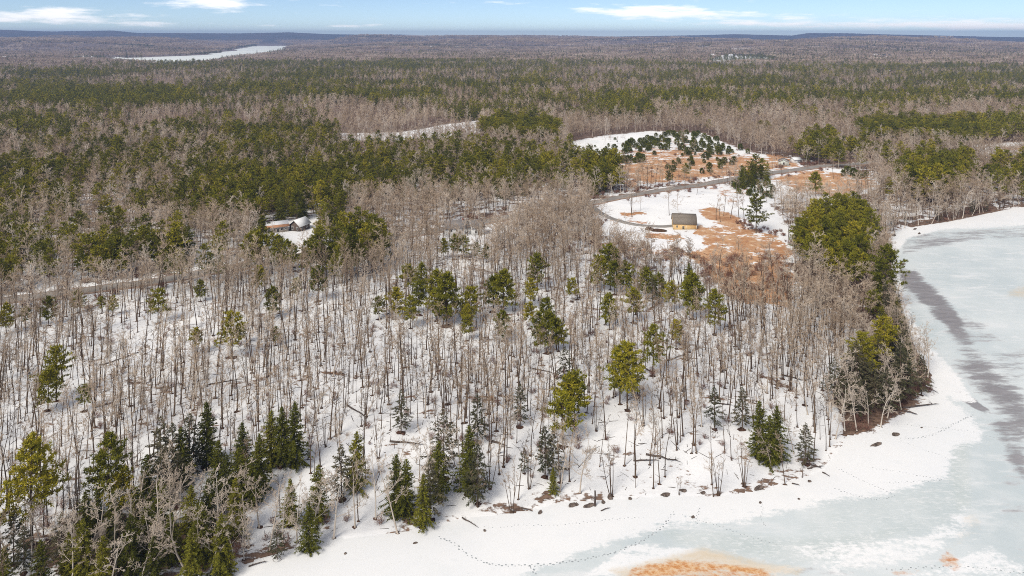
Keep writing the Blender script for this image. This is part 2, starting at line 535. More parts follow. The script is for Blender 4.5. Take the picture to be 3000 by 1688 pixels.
def build_ground():
    angs = np.concatenate([np.linspace(-math.pi, R(-52), 30), np.linspace(R(-47), R(47), 640), np.linspace(R(52), math.pi, 30)])
    rads = np.concatenate([[0.5, 20, 45, 70, 85], np.geomspace(98, 900, 430), np.geomspace(912, 14500, 190)])
    x, y, F = polar_grid(angs, rads)
    sd = shore_sd(x, y)
    z = height(x, y, sd)
    D = np.hypot(x, y)
    me = mk_mesh('ground', np.stack([x, y, z], 1), F, (), smooth=True)
    px, py, d = project(x, y, z)
    px = np.where(y > 10, px, -1e4)
    g = np.zeros_like(x)
    for poly, v in grass_px:
        g = np.maximum(g, v * .9 * soft_poly(px, py, poly, 11))
    # leaf litter under the woods, thicker far away where the snow has gone
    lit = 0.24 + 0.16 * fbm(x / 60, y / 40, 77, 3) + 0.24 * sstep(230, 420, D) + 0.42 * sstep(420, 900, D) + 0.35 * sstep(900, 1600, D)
    lit += 0.5 * np.exp(-(np.maximum(sd, 0) / 4.0) ** 2) * (sd > -2) * sstep(420, 340, D) * (fbm(x / 9, y / 9, 31, 2) - 0.2)
    lit += 0.6 * soft_poly(px, py, [(2440, 1130), (2560, 960), (2640, 960), (2720, 1100), (2660, 1195), (2480, 1275)], 20)
    lit += 0.4 * soft_poly(px, py, [(2300, 780), (2600, 700), (2640, 960), (2560, 1000), (2400, 900)], 30)
    lit += 0.4 * soft_poly(px, py, [(2660, 660), (2900, 590), (2920, 620), (2700, 664)], 8)
    lit += 0.35 * soft_poly(px, py, [(300, 1500), (700, 1560), (640, 1688), (100, 1688), (100, 1560)], 40)
    open_ = np.zeros_like(x)
    for p in FIELDS + [farm_yard, ranch_yard]:
        open_ = np.maximum(open_, soft_poly(px, py, p, 6))
    for p in VILLAGES:
        open_ = np.maximum(open_, soft_poly(px, py, p, 1.2))
    lit = lit * (1 - open_)
    for p in (barn_field, juniper_field, east_field):
        lit = np.maximum(lit, .30 * soft_poly(px, py, p, 6))
    lit = np.maximum(lit, .4 * soft_poly(px, py, [(1840, 425), (1990, 390), (2110, 445), (1900, 455)], 8))
    lit = np.where(D > 9300, 1.0, lit)
    q = soft_poly(px, py, quarry, 1.5)
    attr(me, 'grass', g); attr(me, 'litter', np.clip(lit, 0, 1.1)); attr(me, 'quarry', q)
    attr(me, 'far', sstep(700, 2500, D)); attr(me, 'ridge', sstep(7600, 8900, D))
    m, t, b = mat_new('snowy_ground')
    f1 = noise(t, 0.16, 6, 0.65, stretch=(0.7, 1.0, 1.0))
    f2 = noise(t, 0.9, 4, 0.6, stretch=(0.6, 1.0, 1.0))
    f3 = noise(t, 0.03, 3, 0.5)
    nz = math_node(t, 'ADD', math_node(t, 'MULTIPLY', f1, 0.65), math_node(t, 'MULTIPLY', f2, 0.35))
    snow = mix(t, mrange(t, f3, 0.35, 0.65), (.80, .81, .83), (.86, .865, .87))
    litc = mix(t, mrange(t, f2, 0.3, 0.7), (.085, .052, .038), (.25, .165, .118))
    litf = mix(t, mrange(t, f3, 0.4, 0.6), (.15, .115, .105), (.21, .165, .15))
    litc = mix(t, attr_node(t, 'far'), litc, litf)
    f4 = noise(t, 0.006, 6, 0.65, stretch=(0.5, 1.0, 1.0))
    litc = mix(t, attr_node(t, 'ridge'), litc, mix(t, mrange(t, f4, 0.42, 0.58), (.06, .05, .046), (.022, .028, .02)))
    grs = mix(t, mrange(t, f1, 0.36, 0.62), (.64, .43, .26), (.48, .25, .12))
    grs = mix(t, mrange(t, f2, 0.45, 0.75), grs, (.34, .15, .08))
    lm = math_node(t, 'SUBTRACT', math_node(t, 'ADD', attr_node(t, 'litter'), math_node(t, 'MULTIPLY', math_node(t, 'SUBTRACT', nz, 0.5), 2.2)), 0.5)
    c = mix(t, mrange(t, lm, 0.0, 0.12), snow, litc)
    gm = math_node(t, 'SUBTRACT', math_node(t, 'ADD', attr_node(t, 'grass'), math_node(t, 'MULTIPLY', math_node(t, 'SUBTRACT', nz, 0.5), 3.2)), 0.5)
    c = mix(t, mrange(t, gm, 0.0, 0.1), c, grs)
    c = mix(t, attr_node(t, 'quarry'), c, (.50, .44, .36))
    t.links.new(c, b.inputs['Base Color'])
    bp = N(t, 'ShaderNodeBump', inp={'Strength': 0.35, 'Distance': 0.25})
    t.links.new(f2, bp.inputs['Height'])
    t.links.new(bp.outputs[0], b.inputs['Normal'])
    me.materials.append(m)
    o = link('ground', me)
    tag(o, kind='structure', label='snow covered forest ground with leaf litter and dry grass')


build_ground()


# ------------------------------------------------------------------ frozen lake
def build_lake():
    angs = np.linspace(R(-60), R(60), 560)
    rads = np.concatenate([[10, 40, 70], np.geomspace(84, 620, 420), [700, 820, 950]])
    x, y, F = polar_grid(angs, rads)
    sd = shore_sd(x, y)
    keep = (sd[F] < 5).any(1)
    F = F[keep]
    used = np.unique(F)
    remap = np.zeros(len(x), int); remap[used] = np.arange(len(used))
    x, y, sd, F = x[used], y[used], sd[used], remap[F]
    z = np.zeros_like(x)
    me = mk_mesh('lake', np.stack([x, y, z], 1), F, (), smooth=True)
    px, py, d = project(x, y, z)
    white = soft_poly(px, py, [(400, 1720), (606, 1600), (900, 1500), (1300, 1450), (1700, 1400), (2100, 1380), (2400, 1280), (2600, 1170),
                               (2745, 1110), (2800, 1180), (2880, 1265), (2870, 1290), (2800, 1310), (2775, 1400), (2640, 1440), (2380, 1480),
                               (2180, 1530), (2000, 1535), (1820, 1580), (1650, 1640), (1450, 1720)], 34)
    white = np.maximum(white, soft_poly(px, py, [(2600, 800), (2640, 860), (2680, 940), (2720, 1010), (2800, 1090), (2860, 1180), (2790, 1180), (2735, 1120), (2640, 980)], 14) * 0.85)
    white = np.maximum(white, soft_poly(px, py, [(2590, 700), (2640, 670), (2760, 640), (2900, 610), (3020, 590), (3020, 660), (2900, 668), (2760, 672), (2660, 700), (2610, 760)], 9) * 0.95)
    white = np.maximum(white, soft_poly(px, py, [(2300, 1600), (2700, 1560), (2830, 1480), (2860, 1560), (2700, 1640), (2450, 1690)], 25) * 0.55)
    white = np.maximum(white, soft_poly(px, py, [(2640, 1690), (2900, 1600), (3010, 1640), (3010, 1700)], 25) * 0.6)
    white = np.maximum(white, soft_poly(px, py, [(1850, 1590), (2010, 1600), (2200, 1650), (2350, 1665), (2300, 1690), (1900, 1690), (1700, 1690)], 16) * 0.75)
    grey = soft_poly(px, py, [(2622, 790), (2680, 790), (2720, 830), (2790, 890), (2830, 950), (2800, 985), (2745, 935), (2690, 880), (2640, 840)], 18)
    grey = np.maximum(grey, 0.68 * soft_poly(px, py, [(2780, 1060), (2860, 1020), (3010, 1020), (3010, 1260), (2940, 1230), (2850, 1140)], 40))
    grey = np.maximum(grey, 1.0 * soft_poly(px, py, [(2772, 1132), (2790, 1130), (2850, 1165), (2905, 1205), (2880, 1212), (2820, 1178)], 5))
    grey = np.maximum(grey, 0.72 * soft_poly(px, py, [(2900, 1215), (3010, 1220), (3010, 1430), (2960, 1370), (2905, 1270)], 30))
    grey = np.maximum(grey, 0.5 * soft_poly(px, py, [(2790, 930), (2860, 960), (2900, 1060), (2880, 1150), (2810, 1080)], 24))
    grey = np.maximum(grey, 0.62 * soft_poly(px, py, [(2640, 700), (2700, 680), (3010, 668), (3010, 700), (2850, 705), (2700, 735), (2640, 750)], 8))
    grey = np.maximum(grey, 0.50 * soft_poly(px, py, [(2820, 900), (2900, 960), (2960, 1010), (2860, 1010), (2780, 970)], 20))
    grey = np.maximum(grey, 0.46 * soft_poly(px, py, [(2250, 1690), (2400, 1640), (2620, 1620), (2560, 1690)], 20))
    grey = np.maximum(grey, 0.40 * soft_poly(px, py, [(2920, 1380), (3010, 1390), (3010, 1700), (2980, 1640), (2930, 1500)], 20))
    _ml = [(2630, 788), (2680, 825), (2730, 872), (2785, 935), (2845, 1035), (2915, 1130), (3020, 1250)]
    _mw = np.interp(py, [780, 860, 960, 1100, 1250], [24, 32, 30, 52, 66])
    melt = np.exp(-(seg_dist(px, py, _ml) / _mw) ** 2) * np.interp(py, [770, 800, 950, 1010, 1100, 1300], [.3, 1.0, .9, .62, .85, .8])
    attr(me, 'melt', melt)
    teal = soft_poly(px, py, [(2790, 1300), (2835, 1290), (2845, 1480), (2800, 1500), (2780, 1400)], 14)
    teal = np.maximum(teal, soft_poly(px, py, [(1950, 1560), (2080, 1555), (2300, 1580), (2500, 1560), (2700, 1530), (2520, 1620), (2330, 1655), (2100, 1615), (1980, 1590)], 18) * 0.9)
    teal = np.maximum(teal, 0.5 * soft_poly(px, py, [(2380, 1490), (2640, 1440), (2790, 1410), (2850, 1500), (2760, 1560), (2500, 1590), (2350, 1560)], 30))
    stain = soft_poly(px, py, [(1830, 1690), (1850, 1655), (1980, 1640), (2060, 1640), (2160, 1655), (2260, 1672), (2280, 1700), (1830, 1720)], 12)
    stain = np.maximum(stain, 0.85 * soft_poly(px, py, [(2745, 1640), (2775, 1605), (2800, 1630), (2825, 1660), (2800, 1672), (2760, 1665)], 12))
    stain = np.maximum(stain, 0.6 * soft_poly(px, py, [(2600, 1668), (2690, 1660), (2720, 1680), (2620, 1690)], 10))
    tan = soft_poly(px, py, [(1900, 1640), (2060, 1600), (2250, 1645), (2360, 1665), (2340, 1690), (1820, 1700), (1780, 1670)], 22)
    tan = np.maximum(tan, 0.45 * soft_poly(px, py, [(2820, 1500), (2870, 1500), (2880, 1560), (2830, 1590), (2750, 1650), (2780, 1600)], 18))
    tan = np.maximum(tan, 0.8 * soft_poly(px, py, [(2950, 850), (3010, 830), (3010, 880), (2950, 872)], 16))
    tracks = 1 - sstep(0.3, 1.2, np.minimum(seg_dist(px, py, [(2850, 870), (2880, 862), (2872, 848)]) * 0.25, seg_dist(px, py, [(2880, 868), (3010, 880)]) * 0.25))
    near = sstep(6, 1, -sd) * (sd < 6)
    for n_, a_ in (('white', np.maximum(white, near * 0.8)), ('grey', grey), ('teal', teal), ('stain', stain), ('tan', tan)):
        attr(me, n_, a_)
    m, t, b = mat_new('lake_ice')
    st = noise(t, 1.0, 7, 0.65, stretch=(0.035, 0.16, 1.0))
    st2 = noise(t, 1.0, 6, 0.65, stretch=(0.16, 0.55, 1.0))
    st3 = noise(t, 1.0, 5, 0.7, stretch=(0.6, 1.6, 1.0))
    cl = noise(t, 0.022, 6, 0.62)
    cl2 = noise(t, 0.09, 6, 0.65)
    fine = noise(t, 1.1, 5, 0.7, stretch=(0.7, 1.0, 1.0))
    nz = math_node(t, 'ADD', math_node(t, 'MULTIPLY', st, 0.5), math_node(t, 'ADD', math_node(t, 'MULTIPLY', st2, 0.35), math_node(t, 'MULTIPLY', st3, 0.15)))
    blue = mix(t, mrange(t, cl, 0.35, 0.65), (.53, .595, .62), (.645, .695, .71))
    blue = mix(t, math_node(t, 'MULTIPLY', mrange(t, cl2, 0.45, 0.7), 0.6), blue, (.70, .735, .75))
    blue = mix(t, math_node(t, 'MULTIPLY', mrange(t, nz, 0.5, 0.62), 0.75), blue, (.74, .76, .775))
    tealc = mix(t, mrange(t, cl2, 0.3, 0.7), (.475, .54, .54), (.60, .645, .645))
    tealc = mix(t, math_node(t, 'MULTIPLY', mrange(t, st3, 0.5, 0.62), 0.8), tealc, (.74, .765, .77))
    c = mix(t, math_node(t, 'MULTIPLY', attr_node(t, 'teal'), 0.85, None, True), blue, tealc)
    def thr(a, amp, lo, hi, nzz):
        v = math_node(t, 'ADD', attr_node(t, a), math_node(t, 'MULTIPLY', math_node(t, 'SUBTRACT', nzz, 0.5), amp))
        return mrange(t, v, lo, hi)
    gcol = mix(t, mrange(t, st2, 0.3, 0.7), (.20, .193, .205), (.29, .28, .295))
    c = mix(t, math_node(t, 'MULTIPLY', thr('grey', 3.6, 0.40, 0.95, nz), 0.93), c, gcol)
    c = mix(t, math_node(t, 'MULTIPLY', thr('melt', 3.0, 0.34, 0.90, nz), 0.9), c, gcol)
    snow = mix(t, mrange(t, cl, 0.3, 0.7), (.79, .81, .83), (.86, .865, .87))
    snow = mix(t, math_node(t, 'MULTIPLY', mrange(t, cl2, 0.52, 0.72), 0.35), snow, (.70, .74, .76))
    speck = math_node(t, 'ADD', math_node(t, 'MULTIPLY', fine, 0.4), math_node(t, 'ADD', math_node(t, 'MULTIPLY', st2, 0.35), math_node(t, 'MULTIPLY', cl2, 0.25)))
    c = mix(t, thr('white', 3.6, 0.30, 0.75, speck), c, snow)
    c = mix(t, math_node(t, 'MULTIPLY', thr('tan', 2.4, 0.30, 1.25, speck), 0.75), c, (.62, .50, .33))
    stc = mix(t, mrange(t, fine, 0.36, 0.66), (.74, .43, .17), (.50, .18, .035))
    c = mix(t, math_node(t, 'MULTIPLY', thr('stain', 4.0, 0.45, 1.35, speck), 0.9), c, stc)
    t.links.new(c, b.inputs['Base Color'])
    b.inputs['Roughness'].default_value = 0.6
    b.inputs['Specular IOR Level'].default_value = 0.2
    me.materials.append(m)
    o = link('lake', me)
    tag(o, kind='structure', label='frozen lake with snow, blue ice and grey thin ice')


build_lake()


def build_farlake():
    # flat sheet of snow covered ice far off
    c = np.mean(FARLAKE, 0)
    pts = []
    n = len(FARLAKE)
    for i in range(n):
        a = np.array(FARLAKE[i]); b = np.array(FARLAKE[(i + 1) % n])
        for k in range(6):
            p = a + (b - a) * k / 6
            pts.append(p + (vnoise(p[0] / 90, p[1] / 90, 8) - 0.5) * np.array([90, 90]))
    import bmesh
    bm = bmesh.new()
    vs = [bm.verts.new((p[0], p[1], 3.2)) for p in pts]
    e = [bm.edges.new((vs[i], vs[(i + 1) % len(vs)])) for i in range(len(vs))]
    bmesh.ops.triangle_fill(bm, edges=e, use_beauty=True)
    bmesh.ops.recalc_face_normals(bm, faces=bm.faces)
    me = bpy.data.meshes.new('far_lake'); bm.to_mesh(me); bm.free()
    me.materials.append(plain('far_ice', (.74, .78, .76), 0.8, 0.06, 0.004))
    tag(link('far_lake', me), kind='structure', label='snow covered lake among distant wooded hills')


build_farlake()


# ------------------------------------------------------------------ roads
def px_path(pts, z=2.4):
    out = []
    for a, b in pts:
        zz = z
        for _ in range(3):
            X, Y = unproject(a, b, zz)
            zz = float(height(np.array([X]), np.array([Y]))[0])
        out.append((float(X), float(Y)))
    return out


def smooth_path(P, step):
    P = np.array(P)
    for _ in range(3):
        Q = [P[0]]
        for a, b in zip(P[:-1], P[1:]):
            Q += [a * .75 + b * .25, a * .25 + b * .75]
        Q.append(P[-1]); P = np.array(Q)
    d = np.concatenate([[0], np.cumsum(np.linalg.norm(np.diff(P, axis=0), axis=1))])
    s = np.arange(0, d[-1], step)
    return np.stack([np.interp(s, d, P[:, 0]), np.interp(s, d, P[:, 1])], 1)


def ribbon(path, offs, lift):
    T = np.gradient(path, axis=0); T /= np.linalg.norm(T, axis=1)[:, None]
    Nn = np.stack([-T[:, 1], T[:, 0]], 1)
    V = []
    zc = height(path[:, 0], path[:, 1])
    for i, o in enumerate(offs):
        p = path + Nn * o
        zz = np.maximum(height(p[:, 0], p[:, 1]), zc - 0.15) + lift[i]
        V.append(np.stack([p[:, 0], p[:, 1], zz], 1))
    V = np.concatenate(V)
    n = len(path); F = []
    for k in range(len(offs) - 1):
        for i in range(n - 1):
            a = k * n + i
            F.append((a, a + 1, a + n + 1, a + n))
    return V, F


road_px = [(-260, 925), (0, 883), (80, 873), (280, 848), (373, 838), (466, 824), (556, 808), (700, 783), (850, 757), (1000, 729), (1130, 703), (1270, 677),
           (1330, 668), (1400, 655), (1450, 645), (1600, 618), (1725, 598), (1795, 583), (1888, 567), (1985, 552), (2105, 532), (2160, 524), (2276, 505), (2354, 494), (2450, 484), (2600, 470)]
ROAD = smooth_path(px_path(road_px), 3.0)
V, F = ribbon(ROAD, [-5.6, -4.4, -3.3, -1.1, 1.1, 3.3, 4.4, 5.6], [-.25, .16, .28, .34, .34, .28, .16, -.25])
nseg = len(ROAD) - 1
mi = np.repeat([1, 1, 0, 0, 0, 1, 1], nseg)
asph = plain('old_asphalt', (.265, .245, .225), 0.9, 0.15, 0.15)
shoulder = plain('road_shoulder', (.27, .19, .145), 0.95, 0.35, 0.5)
tag(link('road', mk_mesh('road', V, F, (asph, shoulder), mi, True)), kind='structure', label='grey asphalt country road through the woods')
drive_px = [(1735, 603), (1748, 618), (1780, 637), (1830, 653), (1888, 662), (1930, 664), (1972, 662)]
DRIVE = smooth_path(px_path(drive_px), 1.5)
w = np.linspace(1.0, 1.0, len(DRIVE))
V, F = ribbon(DRIVE, [-2.6, -2.0, 0, 2.0, 2.6], [-.2, .12, .18, .12, -.2])
tag(link('driveway', mk_mesh('driveway', V, F, (plain('gravel_grey', (.27, .25, .23), 0.95, 0.2, 0.8),), None, True)), kind='structure', label='grey gravel driveway curving to the yellow barn')
ROADS = [ROAD[::3], DRIVE[::3]]


# ------------------------------------------------------------------ plant builders (unit: metres, base at the origin)
def nrm(v):
    return v / (math.sqrt(v[0] * v[0] + v[1] * v[1] + v[2] * v[2]) + 1e-9)


def rot_off(d, ang, rng):
    r = rng.normal(size=3)
    p = nrm(np.array([d[1] * r[2] - d[2] * r[1], d[2] * r[0] - d[0] * r[2], d[0] * r[1] - d[1] * r[0]]))
    return nrm(d * math.cos(ang) + p * math.sin(ang))


def grow(tr, cr, p, d, L, r, lev, S, rng):
    seg = S['seg'][lev]
    pts = [p]; dd = d
    for i in range(seg):
        dd = nrm(dd + rng.normal(size=3) * S['wob'][lev] + np.array([0, 0, S['up'][lev]]))
        pts.append(pts[-1] + dd * (L / seg))
    pts = np.array(pts)
    t = np.linspace(0, 1, seg + 1)
    rad = np.maximum(r * (1 - t * S['taper'][lev]), S['rmin'])
    if lev == 0:
        rad[0] = r * 1.9
        pts = np.insert(pts, 1, pts[0] + (pts[1] - pts[0]) * 0.07, axis=0)
        rad = np.insert(rad, 1, r * 1.05)
        tr.tube(pts, rad, S['sides'][0])
    else:
        cr.tube(pts, rad, S['sides'][lev])
    if lev >= S['max']:
        return
    nch = S['n'][lev]
    for k in range(nch):
        tt = S['t0'][lev] + (1 - S['t0'][lev]) * ((k + rng.uniform(0.1, 0.9)) / nch)
        tt = min(tt, 0.985)
        if lev == 0:
            ii = tt * seg; j = min(int(ii), seg - 1); f = ii - j
            P = (pts[1:] if False else np.delete(pts, 1, 0))
            q = P[j] * (1 - f) + P[j + 1] * f; dl = nrm(P[j + 1] - P[j])
        else:
            ii = tt * seg; j = min(int(ii), seg - 1); f = ii - j
            q = pts[j] * (1 - f) + pts[j + 1] * f; dl = nrm(pts[j + 1] - pts[j])
        a = R(rng.uniform(*S['ang'][lev]))
        cd = rot_off(dl, a, rng)
        if cd[2] < -0.25:
            cd[2] *= -0.5; cd = nrm(cd)
        cl = S['len'][lev] * (L if lev else S['H']) * (S['lt'][lev] - (S['lt'][lev] - 0.45) * tt) * rng.uniform(0.7, 1.25)
        rr = max(r * (1 - tt * S['taper'][lev]) * S['rr'][lev], S['rmin'])
        grow(tr, cr, q, cd, cl, rr, lev + 1, S, rng)


def hardwood(seed, H, r, form='pole', lod=0):
    rng = np.random.default_rng(seed)
    tr, cr = MB(), MB()
    S = dict(H=H, seg=[7, 4, 3, 2, 1], wob=[.035, .16, .2, .25, .3], up=[.02, .07, .06, .03, .0], taper=[.82, .75, .75, .7, .5],
             sides=[6, 4, 3, 3, 3], n=[11, 6, 5, 4, 0], t0=[.48, .2, .2, .2, 0], ang=[(28, 52), (28, 55), (25, 60), (25, 60)],
             len=[.26, .46, .5, .55], lt=[1.15, 1.1, 1.1, 1.1], rr=[.42, .55, .6, .7], rmin=.021, max=4)
    if form == 'spread':
        S.update(n=[10, 7, 5, 4, 0], t0=[.26, .25, .2, .2, 0], ang=[(35, 68), (30, 60), (25, 65), (25, 65)], len=[.38, .48, .5, .5], rr=[.5, .55, .6, .7], wob=[.07, .2, .26, .3, .3])
    if form == 'thin':
        S.update(n=[8, 4, 4, 3, 0], t0=[.6, .2, .2, .2, 0], len=[.17, .5, .5, .5], seg=[7, 3, 2, 2, 1])
    if r == .19:
        S.update(rmin=.030)
    if lod and form == 'pole':
        S.update(len=[.36, .48, .5, .55], ang=[(35, 66), (30, 60), (25, 60), (25, 60)], t0=[.4, .2, .2, .2, 0])
    if lod == 1:
        S.update(max=3, rmin=.042, sides=[5, 3, 3, 3, 3], seg=[5, 3, 2, 1, 1], n=[S['n'][0], S['n'][1], 6, 0])
    if lod == 2:
        S.update(max=3, rmin=.10, sides=[4, 3, 3, 3, 3], seg=[4, 2, 1, 1, 1], n=[11, 5, 5, 0], t0=[.34, .2, .1, .1, 0])
    if form == 'clump':
        k = 4
        for i in range(k):
            a = i * 2 * math.pi / k + rng.uniform(-.4, .4)
            S2 = dict(S); S2['H'] = H * rng.uniform(.8, 1.0); S2['n'] = [7, 4, 4, 3, 0] if lod == 0 else [7, 4, 4, 0]; S2['len'] = [.22] + S['len'][1:]
            lean = rng.uniform(.1, .28)
            grow(tr, cr, np.array([.25 * math.cos(a), .25 * math.sin(a), 0]), nrm(np.array([lean * math.cos(a), lean * math.sin(a), 1])), S2['H'], r * .75, 0, S2, rng)
    else:
        lean = rng.normal(size=2) * (0.06 if form != 'spread' else .10)
        grow(tr, cr, np.zeros(3), nrm(np.array([lean[0], lean[1], 1])), H, r, 0, S, rng)
    return tr, cr


def shrub(seed, H, n=16, r=.03, rmin=.02):
    rng = np.random.default_rng(seed)
    tr, cr = MB(), MB()
    S = dict(H=H, seg=[3, 2, 1, 1], wob=[.15, .25, .3, .3], up=[.03, .03, 0, 0], taper=[.6, .6, .5, .5], sides=[3, 3, 3, 3], n=[5, 4, 0], t0=[.2, .2, .2],
             ang=[(20, 50), (25, 55), (25, 60)], len=[.45, .5, .5], lt=[1.1, 1.1, 1.1], rr=[.7, .7, .7], rmin=rmin, max=2)
    for i in range(n):
        a = rng.uniform(0, 6.28); l = rng.uniform(.15, .8)
        grow(tr, cr, np.array([.2 * math.cos(a), .2 * math.sin(a), 0]), nrm(np.array([l * math.cos(a), l * math.sin(a), 1])), H * rng.uniform(.6, 1), r, 0, S, rng)
    return tr, cr


def rand_perp(D, rng):
    r = rng.normal(size=D.shape)
    w = np.cross(D, r)
    return w / (np.linalg.norm(w, axis=1)[:, None] + 1e-9)


def pine(seed, H, lod=0, form='old'):
    rng = np.random.default_rng(seed)
    tr, cr = MB(), MB()
    z0 = H * (rng.uniform(.28, .42) if form == 'old' else rng.uniform(.22, .42))
    if form == 'plantation':
        z0 = H * .58
    tr.tube([(0, 0, 0), (0.02, 0, .5), (rng.normal() * .15, rng.normal() * .15, H * .5), (rng.normal() * .2, rng.normal() * .2, H * .98)], [H * .022, H * .0145, H * .010, .03], 6 if lod == 0 else 4)
    P, Dd, L, W = [], [], [], []
    z = z0
    Lmax = H * (.37 if form == 'old' else .41)
    step = [.62, .85, 1.5][lod]
    while z < H - .25:
        t = (z - z0) / (H - z0)
        n = 4 if lod < 2 else 4
        a0 = rng.uniform(0, 6.28)
        for k in range(n):
            if rng.uniform() < (.22 if form != 'young' else .12):
                continue
            a = a0 + k * 6.283 / n + rng.normal() * .35
            prof = (1 - t) ** .62 * (.55 + .45 * min(1, t / .22)) if form != 'young' else (1 - t ** 1.5) ** .75 * (.6 + .4 * min(1, t / .25))
            l = max(.45, Lmax * prof * rng.uniform(.5, 1.2) * (1 + .22 * math.sin(a * 2 + seed) ))
            el = R(-4 + 48 * t ** 1.3 + rng.normal() * 7)
            d = np.array([math.cos(a) * math.cos(el), math.sin(a) * math.cos(el), math.sin(el)])
            side = np.array([-math.sin(a), math.cos(a), 0])
            if lod < 2:
                cr.tube([(0, 0, z), tuple(d * l * .5 + (0, 0, z - .05 * l)), tuple(d * l * .97 + (0, 0, z))], [.05, .035, .015], 3)
            nc = max(2, int(l / [.34, .5, 1.0][lod]))
            for s in range(nc):
                f = .28 + .72 * (s + rng.uniform(0, 1)) / nc
                spread = .30 * l * (1.15 - f)
                c = d * l * f + np.array([0, 0, z]) + side * rng.normal() * spread + np.array([0, 0, rng.normal() * .10])
                m = [10, 7, 4][lod]
                dirs = d * .55 + np.array([0, 0, .42]) + rng.normal(size=(m, 3)) * .62
                dirs /= np.linalg.norm(dirs, axis=1)[:, None]
                P.append(c + rng.normal(size=(m, 3)) * .13); Dd.append(dirs)
                sc_ = [1.0, 1.35, 2.1][lod]
                L.append(rng.uniform(.38, .75, m) * sc_); W.append(rng.uniform(.16, .29, m) * sc_)
        z += step * (1.0 - .35 * t) * rng.uniform(.8, 1.2)
    m = 14
    dirs = rng.normal(size=(m, 3)) * .4 + np.array([0, 0, 1]); dirs /= np.linalg.norm(dirs, axis=1)[:, None]
    P.append(np.array([0, 0, H - .35]) + rng.normal(size=(m, 3)) * .12); Dd.append(dirs); L.append(rng.uniform(.4, .7, m)); W.append(rng.uniform(.12, .2, m))
    P = np.concatenate(P); Dd = np.concatenate(Dd); L = np.concatenate(L); W = np.concatenate(W)
    nd = MB(); nd.blades(P, Dd, rand_perp(Dd, rng), L, W)
    return tr, cr, nd


def spruce(seed, H, lod=0, form='full'):
    rng = np.random.default_rng(seed)
    tr, cr = MB(), MB()
    tr.tube([(0, 0, 0), (0, 0, .4), (0, 0, H * .5), (0, 0, H * .99)], [H * .02, H * .013, H * .009, .02], 6 if lod == 0 else 4)
    P, Dd, L, W = [], [], [], []
    z0 = H * (.07 if form == 'full' else .2)
    z = z0; Lmax = H * rng.uniform(.25, .31)
    step = [.42, .62, 1.15][lod]
    sc_ = [1.0, 1.4, 2.3][lod]
    while z < H - .2:
        t = (z - z0) / (H - z0)
        n = 6 if form == 'full' else 5
        a0 = rng.uniform(0, 6.28)
        for k in range(n):
            if form == 'thin' and rng.uniform() < .3:
                continue
            a = a0 + k * 6.283 / n + rng.normal() * .3
            l = max(.25, Lmax * (1 - t ** 1.25) ** .8 * (.7 + .3 * min(1, t / .18)) * rng.uniform(.5, 1.2) * (1 + .2 * math.sin(a * 2 + seed + 4 * t)))
            el = R(-16 + 50 * t ** 2 + rng.normal() * 6)
            d = np.array([math.cos(a) * math.cos(el), math.sin(a) * math.cos(el), math.sin(el)])
            side = np.array([-math.sin(a), math.cos(a), 0])
            if lod == 0 and l > .6:
                cr.tube([(0, 0, z), tuple(d * l + (0, 0, z))], [.03, .01], 3)
            nc = max(1, int(l / [.30, .45, .9][lod]))
            for s in range(nc):
                f = (.15 if form == 'full' else .4) + (.85 if form == 'full' else .6) * (s + rng.uniform(0, 1)) / nc
                m = [5, 4, 3][lod] if form == 'full' else [4, 3, 2][lod]
                sgn = rng.choice([-1, 1], size=(m, 1))
                dirs = d * .6 + side * sgn * .65 + np.array([0, 0, -.12]) + rng.normal(size=(m, 3)) * .28
                dirs /= np.linalg.norm(dirs, axis=1)[:, None]
                P.append(d * l * f + np.array([0, 0, z]) + rng.normal(size=(m, 3)) * .08); Dd.append(dirs)
                L.append(rng.uniform(.35, .62, m) * sc_ * (1.1 - .4 * t)); W.append(rng.uniform(.14, .24, m) * sc_)
        z += step * rng.uniform(.85, 1.15) * (1 - .3 * t)
    m = 8
    dirs = rng.normal(size=(m, 3)) * .3 + np.array([0, 0, 1]); dirs /= np.linalg.norm(dirs, axis=1)[:, None]
    P.append(np.array([0, 0, H - .3]) + rng.normal(size=(m, 3)) * .05); Dd.append(dirs); L.append(rng.uniform(.3, .6, m)); W.append(rng.uniform(.1, .16, m))
    P = np.concatenate(P); Dd = np.concatenate(Dd); L = np.concatenate(L); W = np.concatenate(W)
    nd = MB(); nd.blades(P, Dd, rand_perp(Dd, rng), L, W)
    return tr, cr, nd


def juniper(seed, H):
    rng = np.random.default_rng(seed)
    tr = MB(); nd = MB()
    tr.tube([(0, 0, 0), (0, 0, H * .3), (0, 0, H * .8)], [.09, .06, .02], 4)
    n = 420
    t = rng.uniform(0, 1, n) ** .8
    prof = np.sqrt(np.clip(1 - ((t - .3) / .72) ** 2, 0.02, 1)) * H * .36
    a = rng.uniform(0, 6.28, n); rr = prof * rng.uniform(.6, 1.25, n) * (1 + .3 * np.sin(a * 2 + seed) + .2 * np.sin(a * 3 + 5 * t + seed))
    P = np.stack([rr * np.cos(a), rr * np.sin(a), t * H * .9 + .08], 1)
    D = np.stack([np.cos(a) * .5, np.sin(a) * .5, np.full(n, .75)], 1) + rng.normal(size=(n, 3)) * .35
    D /= np.linalg.norm(D, axis=1)[:, None]
    nd.blades(P, D, rand_perp(D, rng), rng.uniform(.3, .6, n), rng.uniform(.16, .3, n))
    return tr, MB(), nd


VAR = {}          # kind -> list of (trunk_mesh, crown_mesh, needle_mesh, joined_mesh, height)
LIBC = bpy.data.collections.new('plant_library')     # not linked to the scene


